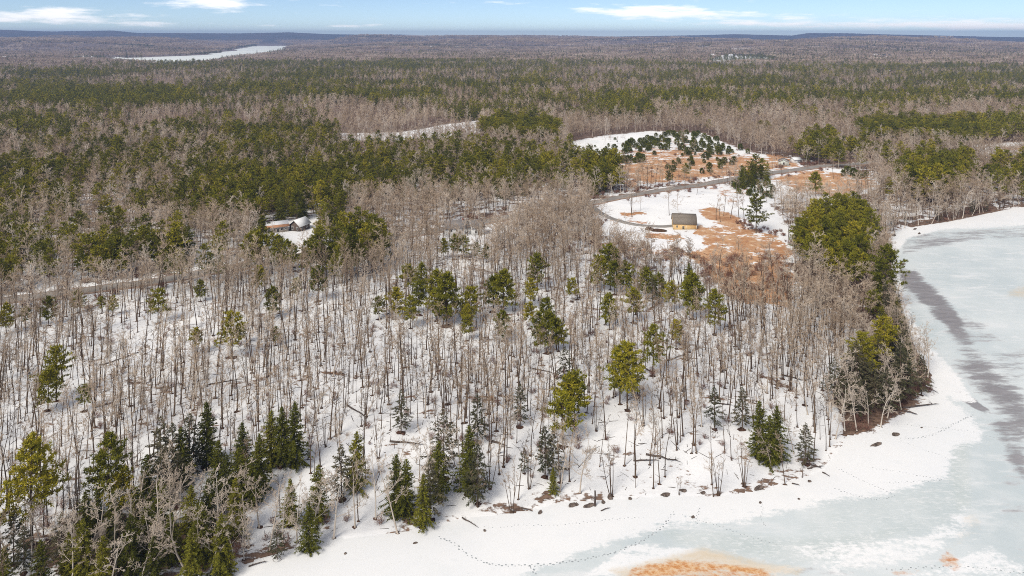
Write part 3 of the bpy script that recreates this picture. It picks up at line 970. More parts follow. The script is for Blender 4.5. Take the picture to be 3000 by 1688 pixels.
def add_variant(kind, parts, mats, H):
    meshes = []
    Vs, Fs, Ms, off = [], [], [], 0
    names = ['trunk', 'branches', 'foliage']
    ml = []
    for i, (p, m) in enumerate(zip(parts, mats)):
        if p is None or p.n == 0:
            meshes.append(None); continue
        V = np.concatenate(p.V); F = np.concatenate(p.F)
        meshes.append(mk_mesh(kind + '_' + names[i], V, F, (m,)))
        Vs.append(V); Fs.append(F + off); off += len(V); Ms.append(np.full(len(F), len(ml))); ml.append(m)
    me = mk_mesh(kind, np.concatenate(Vs), np.concatenate(Fs), ml, np.concatenate(Ms))
    o = bpy.data.objects.new('%s_%02d' % (kind, len(VAR.get(kind, []))), me)
    c = bpy.data.collections.get('lib_' + kind) or bpy.data.collections.new('lib_' + kind)
    c.objects.link(o)
    VAR.setdefault(kind, []).append((meshes, H))


B_, BP, TW, TP, TR_ = M['bark'], M['bark_pale'], M['twig'], M['twig_pale'], M['twig_red']
for i in range(6):
    add_variant('pole', hardwood(100 + i, 15.5, .175, 'pole'), (B_, TW), 15.5)
for i in range(4):
    add_variant('thin', hardwood(120 + i, 13.5, .12, 'thin'), (B_, B_), 13.5)
for i in range(6):
    add_variant('pale', hardwood(140 + i, 14.0, .19, 'spread'), (BP, TP), 14.0)
for i in range(3):
    add_variant('clump', hardwood(160 + i, 11.0, .13, 'clump'), (B_, TW), 11.0)
for i in range(4):
    add_variant('oak', hardwood(170 + i, 13.5, .2, 'spread'), (B_, TW), 13.5)
for i in range(6):
    add_variant('mid', hardwood(180 + i, 15.0, .17, 'pole' if i % 2 else 'spread', 1), (B_ if i < 4 else BP, TW if i < 4 else TP), 15.0)
for i in range(6):
    add_variant('far', hardwood(200 + i, 15.0, .2, 'pole' if i % 2 else 'spread', 2), (B_ if i < 4 else BP, TW if i < 5 else TP), 15.0)
PN, SN, HN, JN = M['pine'], M['spruce'], M['hemlock_thin'], M['juniper']
for i in range(5):
    add_variant('pine', pine(300 + i, 18.0, 0, 'old'), (B_, B_, PN), 18.0)
for i in range(4):
    add_variant('young', pine(320 + i, 11.0, 0, 'young'), (B_, B_, PN), 11.0)
for i in range(5):
    add_variant('pinem', pine(340 + i, 17.0, 1, 'old' if i else 'young'), (B_, B_, PN), 17.0)
for i in range(4):
    add_variant('pinef', pine(360 + i, 17.0, 2, 'old'), (B_, None, PN), 17.0)
for i in range(3):
    add_variant('pinep', pine(380 + i, 19.0, 1, 'plantation'), (M['bark'], B_, PN), 19.0)
for i in range(5):
    add_variant('spruce', spruce(400 + i, 14.0, 0, 'full'), (B_, B_, SN), 14.0)
for i in range(4):
    add_variant('hemlock', spruce(420 + i, 13.0, 0, 'thin'), (B_, B_, HN), 13.0)
for i in range(5):
    add_variant('sprucem', spruce(440 + i, 14.0, 1, 'full'), (B_, None, SN), 14.0)
for i in range(4):
    add_variant('sprucef', spruce(460 + i, 14.0, 2, 'full'), (B_, None, SN), 14.0)
for i in range(4):
    add_variant('juniper', juniper(480 + i, 2.6), (B_, None, JN), 2.6)
for i in range(4):
    add_variant('shrub', shrub(500 + i, 2.4), (TR_, TR_), 2.4)
for i in range(4):
    add_variant('brush', shrub(520 + i, 2.0, 12, .05, .045), (TR_, TR_), 2.0)


# distant canopy patches: about twenty tree tops on 55 x 55 m, too far away to tell one from the next
def canopy_patch(seed):
    rng = np.random.default_rng(seed)
    hb = MB()
    n = 26
    for k in range(n):
        cx, cy = rng.uniform(-30, 30, 2); h = rng.uniform(11, 16.5); w = rng.uniform(2.6, 4.6)
        m = 40
        u = rng.normal(size=(m, 3)); u /= np.linalg.norm(u, axis=1)[:, None]
        u[:, 2] = np.abs(u[:, 2]) * 1.0 - .45
        P = np.array([cx, cy, h - w * .9]) + u * w * rng.uniform(.5, 1.0, (m, 1)) - np.array([0, 0, .6])
        D = u * .5 + np.array([0, 0, .8]) + rng.normal(size=(m, 3)) * .35; D /= np.linalg.norm(D, axis=1)[:, None]
        hb.blades(P, D, rand_perp(D, rng), rng.uniform(1.8, 3.4, m), rng.uniform(.35, .7, m))
    return hb


for i in range(5):
    add_variant('canopy', (canopy_patch(600 + i),), (TW,), 16)


# ------------------------------------------------------------------ where the trees stand
ZONES = [   # (outline of the crowns in photo pixels, share of conifers, share of pines among them, density)
    ([(-300, 690), (150, 655), (480, 655), (700, 705), (760, 685), (860, 690), (1110, 640), (1130, 720), (1000, 760), (860, 755), (700, 740), (640, 765), (500, 770), (300, 765), (-300, 830)], .68, .95, 1.0),
    ([(-400, 330), (1000, 325), (1000, 400), (500, 430), (-400, 420)], .33, .6, 1.0),
    ([(-400, 400), (200, 420), (500, 430), (800, 400), (1000, 410), (1250, 395), (1480, 420), (1700, 430), (1700, 520), (1480, 540), (1150, 560), (1060, 590), (1010, 640), (700, 640), (480, 650), (-400, 690)], .46, .65, 1.0),
    ([(560, 510), (800, 470), (1000, 500), (1100, 560), (1000, 640), (780, 640), (700, 600), (560, 640)], .70, .65, 1.2),
    ([(1000, 560), (1160, 545), (1480, 545), (1700, 530), (1760, 560), (1720, 640), (1500, 660), (1270, 650), (1140, 690), (1030, 640)], .03, .7, 1.0),
    ([(-400, 240), (3400, 225), (3400, 330), (-400, 335)], .36, .5, 1.0),
    ([(20, 270), (130, 255), (520, 265), (600, 300), (420, 312), (40, 305)], .9, .9, 1.0),
    ([(1000, 235), (1500, 205), (2000, 212), (2500, 230), (3400, 240), (3400, 285), (2500, 298), (1900, 290), (1950, 335), (1400, 330), (1100, 312)], .55, .35, 1.0),
    ([(1900, 302), (2500, 302), (3400, 292), (3400, 345), (2500, 345), (2300, 385), (1950, 345)], .06, .7, 1.1),
    ([(1405, 367), (1480, 352), (1600, 355), (1645, 375), (1640, 405), (1500, 400), (1410, 388)], 1.0, 2.0, 1.4),
    ([(2510, 367), (2560, 345), (2750, 350), (2880, 350), (2930, 370), (2920, 410), (2790, 410), (2600, 400), (2520, 402)], .97, 2.0, 1.3),
    ([(2820, 400), (2900, 350), (3300, 330), (3300, 405), (2900, 420)], .65, 1.0, 1.0),
    ([(2320, 420), (2420, 385), (2480, 420), (2700, 430), (2860, 440), (2850, 480), (2640, 520), (2600, 485), (2400, 475), (2330, 455)], .5, 1.0, 1.0),
    ([(2640, 475), (2760, 445), (2840, 465), (2820, 545), (2700, 560), (2640, 540)], .8, 1.0, 1.1),
    ([(2330, 700), (2340, 645), (2440, 590), (2540, 595), (2560, 700), (2540, 760), (2480, 790), (2380, 745)], .95, 1.0, 1.5),
    ([(1700, 475), (1760, 445), (1800, 452), (1812, 520), (1740, 530), (1700, 512)], .97, .8, 1.4),
    ([(2168, 492), (2230, 458), (2260, 490), (2260, 530), (2170, 532)], 1.0, .5, 1.5),
    ([(2440, 1060), (2560, 965), (2680, 985), (2735, 1085), (2690, 1180), (2500, 1235), (2440, 1180)], .40, 0.0, 1.2),
    ([(2560, 790), (2640, 800), (2690, 1000), (2600, 980), (2540, 900)], .28, .2, 1.3),
    ([(2840, 470), (3300, 430), (3300, 560), (2860, 590)], .22, 1.0, .6),
]
CLEAR = FIELDS + [farm_yard, ranch_yard]
HOLES = [   # thin spots and gaps in the near stand, by the foot of the trees
    ([(230, 900), (560, 880), (640, 940), (520, 1060), (300, 1080)], .45), ([(1400, 1400), (2380, 1330), (2430, 1500), (1400, 1560)], .35),
    ([(1500, 1230), (2300, 1150), (2430, 1340), (1500, 1420)], .55), ([(1000, 1250), (1400, 1250), (1400, 1500), (1000, 1520)], .5),
    ([(740, 1440), (1400, 1440), (1400, 1560), (720, 1640)], .45), ([(2300, 760), (2640, 720), (2740, 1150), (2480, 1280), (2330, 1000)], 1.5),
    ([(2000, 740), (2330, 720), (2330, 880), (2050, 880)], .35), ([(2560, 570), (3100, 530), (3100, 640), (2640, 690)], 1.8),
]

spots = {}      # kind -> list of arrays (x, y, z, rot, scale, variant, height)


def put(kind, x, y, z, s, rot=None, var=None):
    n = len(x)
    if n == 0:
        return
    nv = len(VAR[kind])
    rot = RNG.uniform(0, 6.283, n) if rot is None else rot
    var = RNG.integers(0, nv, n) if var is None else var
    spots.setdefault(kind, []).append(np.stack([x, y, z, rot, s, var], 1))


def scatter(d0, d1, cell, kinds):
    hk = kinds
    ys = np.arange(60 if d0 < 150 else d0 * .62, d1, cell)
    xs = np.arange(-d1 * .86 - 40, d1 * .86 + 40, cell)
    X, Y = np.meshgrid(xs, ys)
    X = (X + RNG.uniform(-.48, .48, X.shape) * cell).ravel(); Y = (Y + RNG.uniform(-.48, .48, Y.shape) * cell).ravel()
    D = np.hypot(X, Y)
    k = (D >= d0) & (D < d1) & (np.abs(X) < .745 * Y + 25)
    X, Y, D = X[k], Y[k], D[k]
    sd = shore_sd(X, Y)
    k = (sd > 1.2) & ~in_poly(X, Y, FARLAKE)
    X, Y, D, sd = X[k], Y[k], D[k], sd[k]
    Z = height(X, Y, sd)
    px, py, _ = project(X, Y, Z)
    cx, cy, _ = project(X, Y, Z + 9.5)
    dens = np.ones_like(X)
    for p in CLEAR:
        dens[in_poly(px, py, p)] = 0.012
    for p in VILLAGES:
        dens[in_poly(px, py, p)] = 0.25
    for p, v in HOLES:
        dens[in_poly(px, py, p)] *= v
    # the farm house and ranch house must stay in view: no tall trees right in front of them
    for x0, x1, y0, y1 in ((1290, 1440, 660, 745), (770, 925, 645, 745), (2290, 2350, 465, 505)):
        dens[(px > x0) & (px < x1) & (py > y0) & (py < y1 + 36)] *= 0.36
    for rp in ROADS:
        dens[seg_dist(X, Y, rp) < 7.0] = 0
    dens[in_poly(px, py, [(1955, 640), (2060, 640), (2090, 720), (1900, 720), (1900, 650)])] = 0
    n1 = fbm(X / 46, Y / 46, 41, 3); n2 = fbm(X / (160 + D * .05), Y / 110, 47, 3)
    pc = np.where(cy < 245, .40, .0); fp = np.where(cy < 245, .5, .8)
    pc = np.where((cy > 690) & (cy < 860), .02, pc)
    for p, a, b, c in ZONES:
        q = in_poly(cx, cy, p)
        pc[q] = a; fp[q] = b; dens[q] *= c
    # clumps
    edge = pc + (0.55 * (n1 - .5) + 0.55 * (n2 - .5)) * np.where(D > 800, 3.0, 1.7) * np.where((pc > .04) & (pc < .9), 1, 0)
    con = RNG.uniform(0, 1, len(X)) < np.clip(sstep(.0, 1.0, edge), 0, 1) * np.where(pc > .01, 1, 0)
    keep = RNG.uniform(0, 1, len(X)) < np.minimum(dens, 1.5) * (.78 + .5 * (n1 - .5))
    keep = np.where(con, RNG.uniform(0, 1, len(X)) < min(1.0, (cell / 5.4) ** 2) * np.clip(dens, 0, 1.6), keep)
    fpn = fp + (fbm(X / 60, Y / 60, 53, 2) - .5) * np.where(fp < 1, 1.2, 0)
    isp = con & (RNG.uniform(0, 1, len(X)) < fpn)
    plant = con & (fp > 1.5)
    sp = con & ~isp
    hw = ~con
    hs = .9 * RNG.normal(1.0, .21, len(X)).clip(.5, 1.5) * (.86 + .3 * fbm(X / 80, Y / 80, 61, 2))
    hs = hs * np.where(pc > .25, np.where(hw, .92, .98), 1.0)
    return X, Y, Z, D, sd, px, py, cx, cy, keep, hw, isp, sp, plant, hs


# near stand
X, Y, Z, D, sd, px, py, cx, cy, keep, hw, isp, sp, plant, hs = scatter(105, 300, 3.15, None)
u = RNG.uniform(0, 1, len(X))
k = keep & hw
shorey = (sd < 17) & (px < 1250) | in_poly(px, py, [(2420, 1080), (2600, 960), (2760, 1120), (2680, 1260), (2440, 1310)])
pale = k & ((shorey & (u < .62)) | (~shorey & (u < .09)))
rest = k & ~pale & ~(shorey & (u > .80))
oakz = in_poly(cx, cy, [(2230, 760), (2450, 760), (2640, 900), (2700, 1100), (2480, 1100), (2330, 960)])
oak = rest & ((oakz & (u < .7)) | (u < .06))
clump = rest & ~oak & (u > .93)
thin = rest & ~oak & ~clump & (u > .62)
pole = rest & ~oak & ~clump & ~thin
for kd, q in (('pale', pale), ('oak', oak), ('clump', clump), ('thin', thin), ('pole', pole)):
    put(kd, X[q], Y[q], Z[q], hs[q] * (.9 if kd in ('pale',) else 1.0))
q = keep & sp; put('hemlock', X[q], Y[q], Z[q], hs[q] * .9)
q = keep & isp; put('pine', X[q], Y[q], Z[q], hs[q])
# middle distance
for d0, d1, cell, hk, pk, sk in ((300, 420, 3.5, 'mid', 'pinem', 'sprucem'), (420, 780, 4.6, 'mid', 'pinem', 'sprucem'),
                                 (780, 1300, 6.6, 'far', 'pinef', 'sprucef'), (1300, 2600, 9.5, 'far', 'pinef', 'sprucef')):
    X, Y, Z, D, sd, px, py, cx, cy, keep, hw, isp, sp, plant, hs = scatter(d0, d1, cell, None)
    f = 1.0 if d1 < 900 else .96
    fc = 1.0 if d1 < 900 else 1.2
    q = keep & hw; put(hk, X[q], Y[q], Z[q], hs[q] * f)
    q = keep & isp & ~plant; put(pk, X[q], Y[q], Z[q], hs[q] * .92 * fc)
    q = keep & plant; put('pinep' if d1 < 1400 else pk, X[q], Y[q], Z[q], hs[q] * .85)
    q = keep & sp; put(sk, X[q], Y[q], Z[q], hs[q] * RNG.uniform(.75, 1.1, q.sum()) * fc)
# conifers farther still
X, Y, Z, D, sd, px, py, cx, cy, keep, hw, isp, sp, plant, hs = scatter(2600, 8000, 22, None)
big = fbm(X / 420, Y / 260, 71, 3)
q = (RNG.uniform(0, 1, len(X)) < sstep(.40, .58, big) * .9 + .12)
put('sprucef', X[q], Y[q], Z[q], hs[q] * RNG.uniform(1.0, 1.5, q.sum()))
q2 = ~q & (big > .5) & (RNG.uniform(0, 1, len(X)) < .25)
put('pinef', X[q2], Y[q2], Z[q2], hs[q2] * 1.25)
# canopy patches
for d0, d1, cell in ((2550, 5000, 52), (5000, 8700, 95)):
    ys = np.arange(d0 * .6, d1, cell); xs = np.arange(-d1 * .84, d1 * .84, cell)
    X, Y = np.meshgrid(xs, ys)
    X = (X + RNG.uniform(-.4, .4, X.shape) * cell).ravel(); Y = (Y + RNG.uniform(-.4, .4, Y.shape) * cell).ravel()
    D = np.hypot(X, Y)
    k = (D > d0) & (D < d1) & (np.abs(X) < .75 * Y) & ~in_poly(X, Y, FARLAKE) & (seg_dist(X, Y, FARLAKE, True) > 40)
    X, Y = X[k], Y[k]
    Z = height(X, Y)
    px, py, _ = project(X, Y, Z)
    k = np.ones(len(X), bool)
    for p in VILLAGES:
        k &= ~in_poly(px, py, p)
    put('canopy', X[k], Y[k], Z[k], np.full(k.sum(), cell / 52.0) * RNG.uniform(.85, 1.1, k.sum()))

# conifers picked out one by one: (x, y of the top in the photo, height in metres, kind)
P_, Y_, S_, H_ = 'pine', 'young', 'spruce', 'hemlock'
picked = [
    (165, 1014, 15, P_), (140, 1082, 11, Y_), (248, 1128, 7, Y_), (463, 846, 12, Y_), (587, 821, 8, Y_), (227, 852, 8, Y_), (298, 869, 6, Y_), (330, 868, 7, Y_),
    (143, 869, 10, Y_), (19, 889, 10, Y_), (75, 899, 7, Y_), (677, 914, 14, Y_), (575, 961, 8, Y_), (760, 780, 11, Y_), (799, 841, 11, Y_), (868, 816, 8, Y_),
    (931, 781, 13, Y_), (980, 747, 12, P_), (807, 958, 6, Y_), (706, 945, 7, Y_), (1197, 775, 12, Y_), (1234, 771, 13, P_), (1278, 790, 18, P_), (1309, 802, 18, Y_),
    (1228, 824, 12, Y_), (1160, 843, 11, Y_), (1110, 869, 8, Y_), (1203, 868, 11, Y_), (1300, 868, 10, Y_), (1380, 840, 13, Y_), (1371, 893, 9, Y_), (1476, 793, 16, Y_),
    (1445, 809, 13, Y_), (1473, 911, 10, Y_), (1368, 927, 8, Y_), (1574, 743, 14, Y_), (1555, 815, 11, P_), (1676, 815, 9, Y_), (1788, 717, 16, Y_), (1757, 750, 14, Y_),
    (1800, 765, 13, Y_), (1835, 771, 12, Y_), (1894, 784, 12, Y_), (1931, 802, 11, Y_), (1968, 824, 11, Y_), (2018, 771, 14, S_), (2030, 802, 16, Y_), (2093, 849, 15, P_),
    (1785, 861, 12, Y_), (1857, 846, 12, Y_), (1599, 874, 11, Y_), (1552, 886, 9, Y_), (1577, 917, 10, Y_), (1605, 914, 13, Y_), (1636, 936, 10, Y_), (1912, 952, 15, P_),
    (1981, 939, 9, Y_), (1655, 1014, 11, H_), (1683, 1088, 13, Y_), (1816, 1012, 16, P_), (1838, 1004, 18, P_), (93, 1283, 21, P_), (320, 1270, 17, P_), (357, 1376, 10, Y_),
    (710, 1238, 13, S_), (864, 1177, 15, S_), (825, 1190, 14, S_), (795, 1201, 13, S_), (665, 1331, 11, S_), (381, 1506, 12, S_), (471, 1218, 15, H_), (505, 1240, 14, H_),
    (605, 1177, 15, S_), (555, 1210, 14, H_), (398, 1425, 11, S_), (330, 1440, 11, S_), (284, 1437, 9, S_), (649, 1500, 12, S_), (560, 1420, 12, S_), (470, 1400, 12, S_),
    (933, 1360, 12, S_), (905, 1465, 10, S_), (812, 1534, 7, H_), (243, 1522, 12, S_), (40, 1498, 10, H_), (12, 1600, 9, S_), (180, 1500, 11, H_), (740, 1330, 11, S_),
    (640, 1290, 13, S_), (690, 1400, 12, S_), (560, 1545, 11, S_), (300, 1570, 10, S_), (430, 1330, 12, S_), (520, 1320, 12, H_),
    (1045, 1262, 13, S_), (1000, 1300, 12, H_), (1162, 1331, 13, S_), (1190, 1345, 12, S_), (1260, 1343, 13, H_), (1300, 1197, 16, H_), (1285, 1290, 13, S_), (1373, 1250, 15, S_), (1400, 1300, 13, H_),
    (1650, 1153, 13, Y_), (1674, 1104, 12, Y_), (1597, 1246, 12, H_), (1620, 1260, 11, H_), (1536, 1311, 6, H_), (1621, 1368, 6, S_), (1175, 1140, 11, H_), (1398, 1153, 12, H_),
    (1524, 1125, 11, H_), (2225, 1173, 14, S_), (2276, 1189, 13, S_), (2255, 1215, 12, S_), (2093, 1132, 11, H_), (2175, 1132, 11, H_), (2361, 1238, 10, H_), (1240, 1390, 11, S_),
    (2215, 567, 20, P_), (2390, 505, 15, Y_), (2260, 548, 7, S_), (2235, 553, 6, S_), (2010, 478, 11, P_), (1960, 500, 9, Y_), (2545, 610, 17, P_), (2450, 588, 17, P_),
    (2380, 640, 18, P_), (2420, 648, 18, P_), (2460, 640, 18, P_), (2350, 680, 14, P_), (2500, 650, 18, P_), (2520, 690, 17, P_), (2505, 740, 16, P_), (2440, 700, 15, P_), (2480, 700, 16, P_),
    (2590, 755, 10, S_), (2612, 815, 10, S_), (2628, 870, 10, S_), (2648, 925, 11, S_), (2600, 860, 11, H_), (2570, 800, 11, P_), (2585, 895, 11, S_), (2622, 955, 11, S_), (2580, 730, 12, P_), (2560, 850, 11, Y_), (2660, 990, 10, S_), (2500, 562, 12, Y_), (2605, 520, 14, P_), (2700, 470, 17, P_), (2740, 470, 17, P_), (2950, 440, 17, P_), (2975, 470, 16, P_), (2925, 480, 15, P_),
    (768, 632, 16, P_), (870, 556, 17, P_), (998, 566, 15, P_), (1085, 628, 14, P_), (1110, 640, 13, P_), (935, 648, 11, Y_), (815, 690, 12, Y_), (860, 716, 10, Y_), (990, 628, 7, Y_),
    (1290, 455, 19, P_), (1395, 420, 15, S_), (1465, 470, 12, S_), (2430, 405, 13, P_), (2370, 400, 13, P_), (430, 1480, 11, S_), (500, 1500, 10, S_), (610, 1400, 11, S_), (350, 1490, 11, H_), (590, 1470, 12, S_), (700, 1310, 12, S_), (760, 1270, 13, S_), (530, 1250, 13, S_), (480, 1300, 12, H_), (250, 1440, 11, S_), (200, 1560, 9, S_), (120, 1580, 10, S_), (70, 1540, 9, H_), (450, 1570, 9, S_), (660, 1560, 8, S_), (850, 1400, 10, S_), (1333, 688, 11, Y_), (1358, 690, 10, Y_), (1300, 700, 9, Y_), (1395, 712, 8, Y_), (1425, 715, 8, Y_),
]
for (a, b, h, kd) in picked:
    z0 = 2.2
    for _ in range(3):
        x, y = unproject(a, b, z0 + h)
        z0 = float(height(np.array([x]), np.array([y]))[0])
    H0 = VAR[kd][0][1]
    put(kd, np.array([x]), np.array([y]), np.array([z0]), np.array([h / H0]))

# no bare trees crowding the sight of the conifers that stand out in the photo
_pc = []
for (a, b, h, kd) in picked:
    x, y = unproject(a, b, 2.2 + h); _pc.append((float(x), float(y), h))
_pc = np.array(_pc)
for kd in ('pole', 'thin', 'clump', 'oak', 'pale', 'mid'):
    a = np.concatenate(spots[kd])
    lat = a[:, 0:1] / a[:, 1:2] * _pc[None, :, 1] - _pc[None, :, 0]
    dep = _pc[None, :, 1] - a[:, 1:2]
    hit = ((np.abs(lat) < .22 * _pc[None, :, 2]) & (dep > -3) & (dep < .085 * _pc[None, :, 1])).any(1) & (a[:, 1] > 118)
    spots[kd] = [a[~(hit & (RNG.uniform(0, 1, len(a)) < .82))]]

# bare trees picked out one by one by their foot: (x, y of the foot, height, kind)
bare = [(686, 1654, 12, 'pale'), (552, 1684, 17, 'pale'), (978, 1575, 17, 'pale'), (790, 1612, 13, 'pale'), (640, 1600, 15, 'pale'), (870, 1590, 13, 'pale'), (715, 1640, 10, 'pale'),
        (255, 1690, 13, 'pale'), (300, 1640, 14, 'pale'), (380, 1650, 13, 'pale'), (470, 1640, 15, 'pale'), (520, 1600, 13, 'pale'), (590, 1640, 13, 'pale'), (610, 1690, 11, 'pale'), (730, 1600, 13, 'pale'), (830, 1600, 12, 'pale'), (910, 1570, 13, 'pale'), (210, 1630, 13, 'pale'), (130, 1640, 12, 'pale'), (490, 1560, 15, 'pale'), (660, 1560, 14, 'pale'), (760, 1545, 13, 'pale'), (30, 1660, 12, 'pale'), (410, 1720, 12, 'pale'), (320, 1740, 12, 'pale'), (200, 1750, 13, 'pale'), (1040, 1545, 13, 'pale'), (1100, 1520, 13, 'pale'), (1215, 1500, 12, 'pale'), (340, 1690, 14, 'pale'), (170, 1680, 12, 'pale'), (440, 1690, 12, 'pale'), (90, 1690, 11, 'pale'), (1165, 1562, 14, 'pale'), (1290, 1470, 14, 'pale'), (1345, 1440, 16, 'pale'),
        (1500, 1500, 11, 'clump'), (1790, 1452, 12, 'clump'), (1640, 1440, 13, 'pale'), (1400, 1485, 9, 'clump'), (2105, 1450, 10, 'clump'), (2090, 1455, 9, 'pole'), (2180, 1425, 10, 'clump'), (2300, 1420, 11, 'pole'),
        (2363, 1345, 9, 'clump'), (2350, 1400, 8, 'thin'), (2475, 1262, 12, 'pale'), (2510, 1262, 13, 'pale'), (2545, 1255, 12, 'pale'), (2580, 1250, 12, 'pale'), (2600, 1225, 13, 'pale'), (2640, 1200, 13, 'pale'),
        (2560, 1180, 14, 'pale'), (2500, 1180, 13, 'pale'), (2620, 1150, 12, 'pale'), (2570, 1120, 14, 'pale'), (2640, 1100, 13, 'pale'), (2680, 1150, 13, 'oak'), (2640, 960, 12, 'oak'), (1990, 1450, 4.5, 'clump'),
        (2098, 645, 13, 'oak'), (2110, 650, 11, 'oak'), (2140, 640, 14, 'oak'), (2165, 640, 14, 'oak'), (2180, 640, 14, 'pole'), (2120, 632, 14, 'pole'), (2235, 850, 13, 'oak'), (1850, 628, 11, 'pole'), (1855, 626, 9, 'pole'),
        (2620, 690, 7, 'clump'), (2650, 668, 13, 'pale'), (2690, 660, 14, 'pale'), (2730, 655, 14, 'pale'), (2780, 645, 14, 'pale'), (2820, 640, 16, 'pale'), (2870, 625, 15, 'mid'), (2930, 610, 15, 'mid')]
for (a, b, h, kd) in bare:
    z0 = 1.0
    for _ in range(3):
        x, y = unproject(a, b, z0)
        z0 = float(height(np.array([x]), np.array([y]))[0])
    H0 = VAR[kd][0][1]
    put(kd, np.array([x]), np.array([y]), np.array([z0]), np.array([h / H0]))


# bare trees leaning along the bank, from the point to the far bay
_b = np.array(SHORE[shore_px.index((2730, 1160)):])
_d = np.concatenate([[0], np.cumsum(np.linalg.norm(np.diff(_b, axis=0), axis=1))])
for kd_, n_, lo_, hi_ in (('oak', 60, .55, .95), ('pale', 46, .6, .95), ('clump', 34, .5, .9), ('hemlock', 16, .4, .7)):
    q_ = RNG.uniform(0, _d[-1], n_)
    bx_, by_ = np.interp(q_, _d, _b[:, 0]), np.interp(q_, _d, _b[:, 1])
    in_ = RNG.uniform(1.2, 9, n_)
    ang_ = RNG.uniform(R(95), R(200), n_)
    qx, qy = bx_ + np.cos(ang_) * in_, by_ + np.sin(ang_) * in_
    ok_ = shore_sd(qx, qy) > .7
    put(kd_, qx[ok_], qy[ok_], height(qx[ok_], qy[ok_]), RNG.uniform(lo_, hi_, ok_.sum()))


def scatter_px(poly, n, kind, s0, s1, seed):
    rng = np.random.default_rng(seed)
    P = np.array(px_path(poly))
    out = []
    lo, hi = P.min(0), P.max(0)
    while len(out) < n:
        c = rng.uniform(lo, hi, (n * 4, 2))
        out += list(c[in_poly(c[:, 0], c[:, 1], [tuple(p) for p in P])])
    c = np.array(out[:n])
    c = c[np.min([seg_dist(c[:, 0], c[:, 1], rp) for rp in ROADS], 0) > 6.5]
    c = c[shore_sd(c[:, 0], c[:, 1]) > .6]
    put(kind, c[:, 0], c[:, 1], height(c[:, 0], c[:, 1]), rng.uniform(s0, s1, len(c)))


# junipers on the old pasture
scatter_px([(1790, 435), (1920, 396), (1990, 388), (2060, 398), (2140, 428), (2200, 450), (2120, 466), (1960, 456), (1830, 452)], 150, 'juniper', 1.0, 2.3, 1)
scatter_px([(1790, 470), (1870, 462), (1890, 475), (1800, 485)], 20, 'juniper', 1.0, 2.2, 2)
scatter_px([(1920, 480), (2080, 460), (2160, 475), (2080, 512), (1990, 515)], 30, 'juniper', .8, 1.9, 3)
scatter_px([(2460, 505), (2545, 515), (2540, 530), (2480, 525)], 7, 'juniper', 1.2, 2.4, 4)
scatter_px([(2120, 545), (2250, 535), (2290, 570), (2200, 590)], 14, 'juniper', 1.0, 2.0, 5)
scatter_px([(1650, 440), (1830, 405), (1830, 430), (1700, 470)], 14, 'juniper', .5, 1.1, 6)
# young bare trees and brush along the road and pasture edges
_rs = ROAD[(ROAD[:, 0] > -20) & (ROAD[:, 0] < 240)]
for kd_, n_, s0_, s1_ in (('mid', 60, .3, .7), ('brush', 90, .6, 1.5)):
    ii = RNG.integers(0, len(_rs), n_); off = RNG.uniform(7, 13, n_) * RNG.choice([-1, 1, 1], n_)
    tx_ = np.gradient(_rs, axis=0)[ii]; tx_ /= np.linalg.norm(tx_, axis=1)[:, None]
    qx, qy = _rs[ii, 0] - tx_[:, 1] * off, _rs[ii, 1] + tx_[:, 0] * off
    put(kd_, qx, qy, height(qx, qy), RNG.uniform(s0_, s1_, n_))
scatter_px([(1660, 425), (1790, 405), (1850, 400), (1830, 440), (1700, 470)], 16, 'mid', .25, .5, 23)
# russet brush
scatter_px([(1840, 430), (1990, 395), (2200, 450), (2120, 520), (1830, 540)], 70, 'brush', .5, 1.2, 20)
scatter_px([(2420, 780), (2560, 760), (2650, 950), (2560, 960)], 60, 'brush', .6, 1.3, 21)
scatter_px([(2050, 760), (2300, 750), (2330, 880), (2150, 890), (2060, 830)], 130, 'shrub', .7, 1.6, 7)
scatter_px([(1690, 680), (1950, 720), (2080, 760), (1900, 800), (1650, 740)], 130, 'brush', .6, 1.3, 8)
scatter_px([(1660, 480), (1900, 545), (1800, 560), (1650, 545)], 60, 'brush', .7, 1.4, 9)
scatter_px([(1800, 560), (2100, 520), (2110, 540), (1900, 580)], 60, 'brush', .5, 1.2, 10)
scatter_px([(2150, 640), (2330, 690), (2340, 740), (2290, 700), (2150, 665)], 40, 'brush', .5, 1.2, 11)
scatter_px([(2600, 690), (2900, 600), (2920, 622), (2720, 662), (2620, 700)], 22, 'brush', .5, 1.2, 12)
scatter_px([(0, 820), (500, 760), (500, 840), (0, 920)], 120, 'brush', .6, 1.4, 13)
scatter_px([(1500, 640), (1800, 620), (1750, 720), (1500, 760)], 80, 'brush', .5, 1.3, 14)
scatter_px([(250, 950), (1500, 900), (2300, 950), (2300, 1350), (1400, 1430), (250, 1300)], 330, 'shrub', .3, .95, 15)
scatter_px([(100, 1480), (700, 1480), (1150, 1530), (700, 1640), (150, 1688)], 70, 'shrub', .5, 1.2, 16)
scatter_px([(2440, 1290), (2560, 1255), (2740, 1140), (2690, 1060), (2500, 1200)], 60, 'shrub', .5, 1.1, 17)
for kd in spots:
    spots[kd] = np.concatenate(spots[kd])

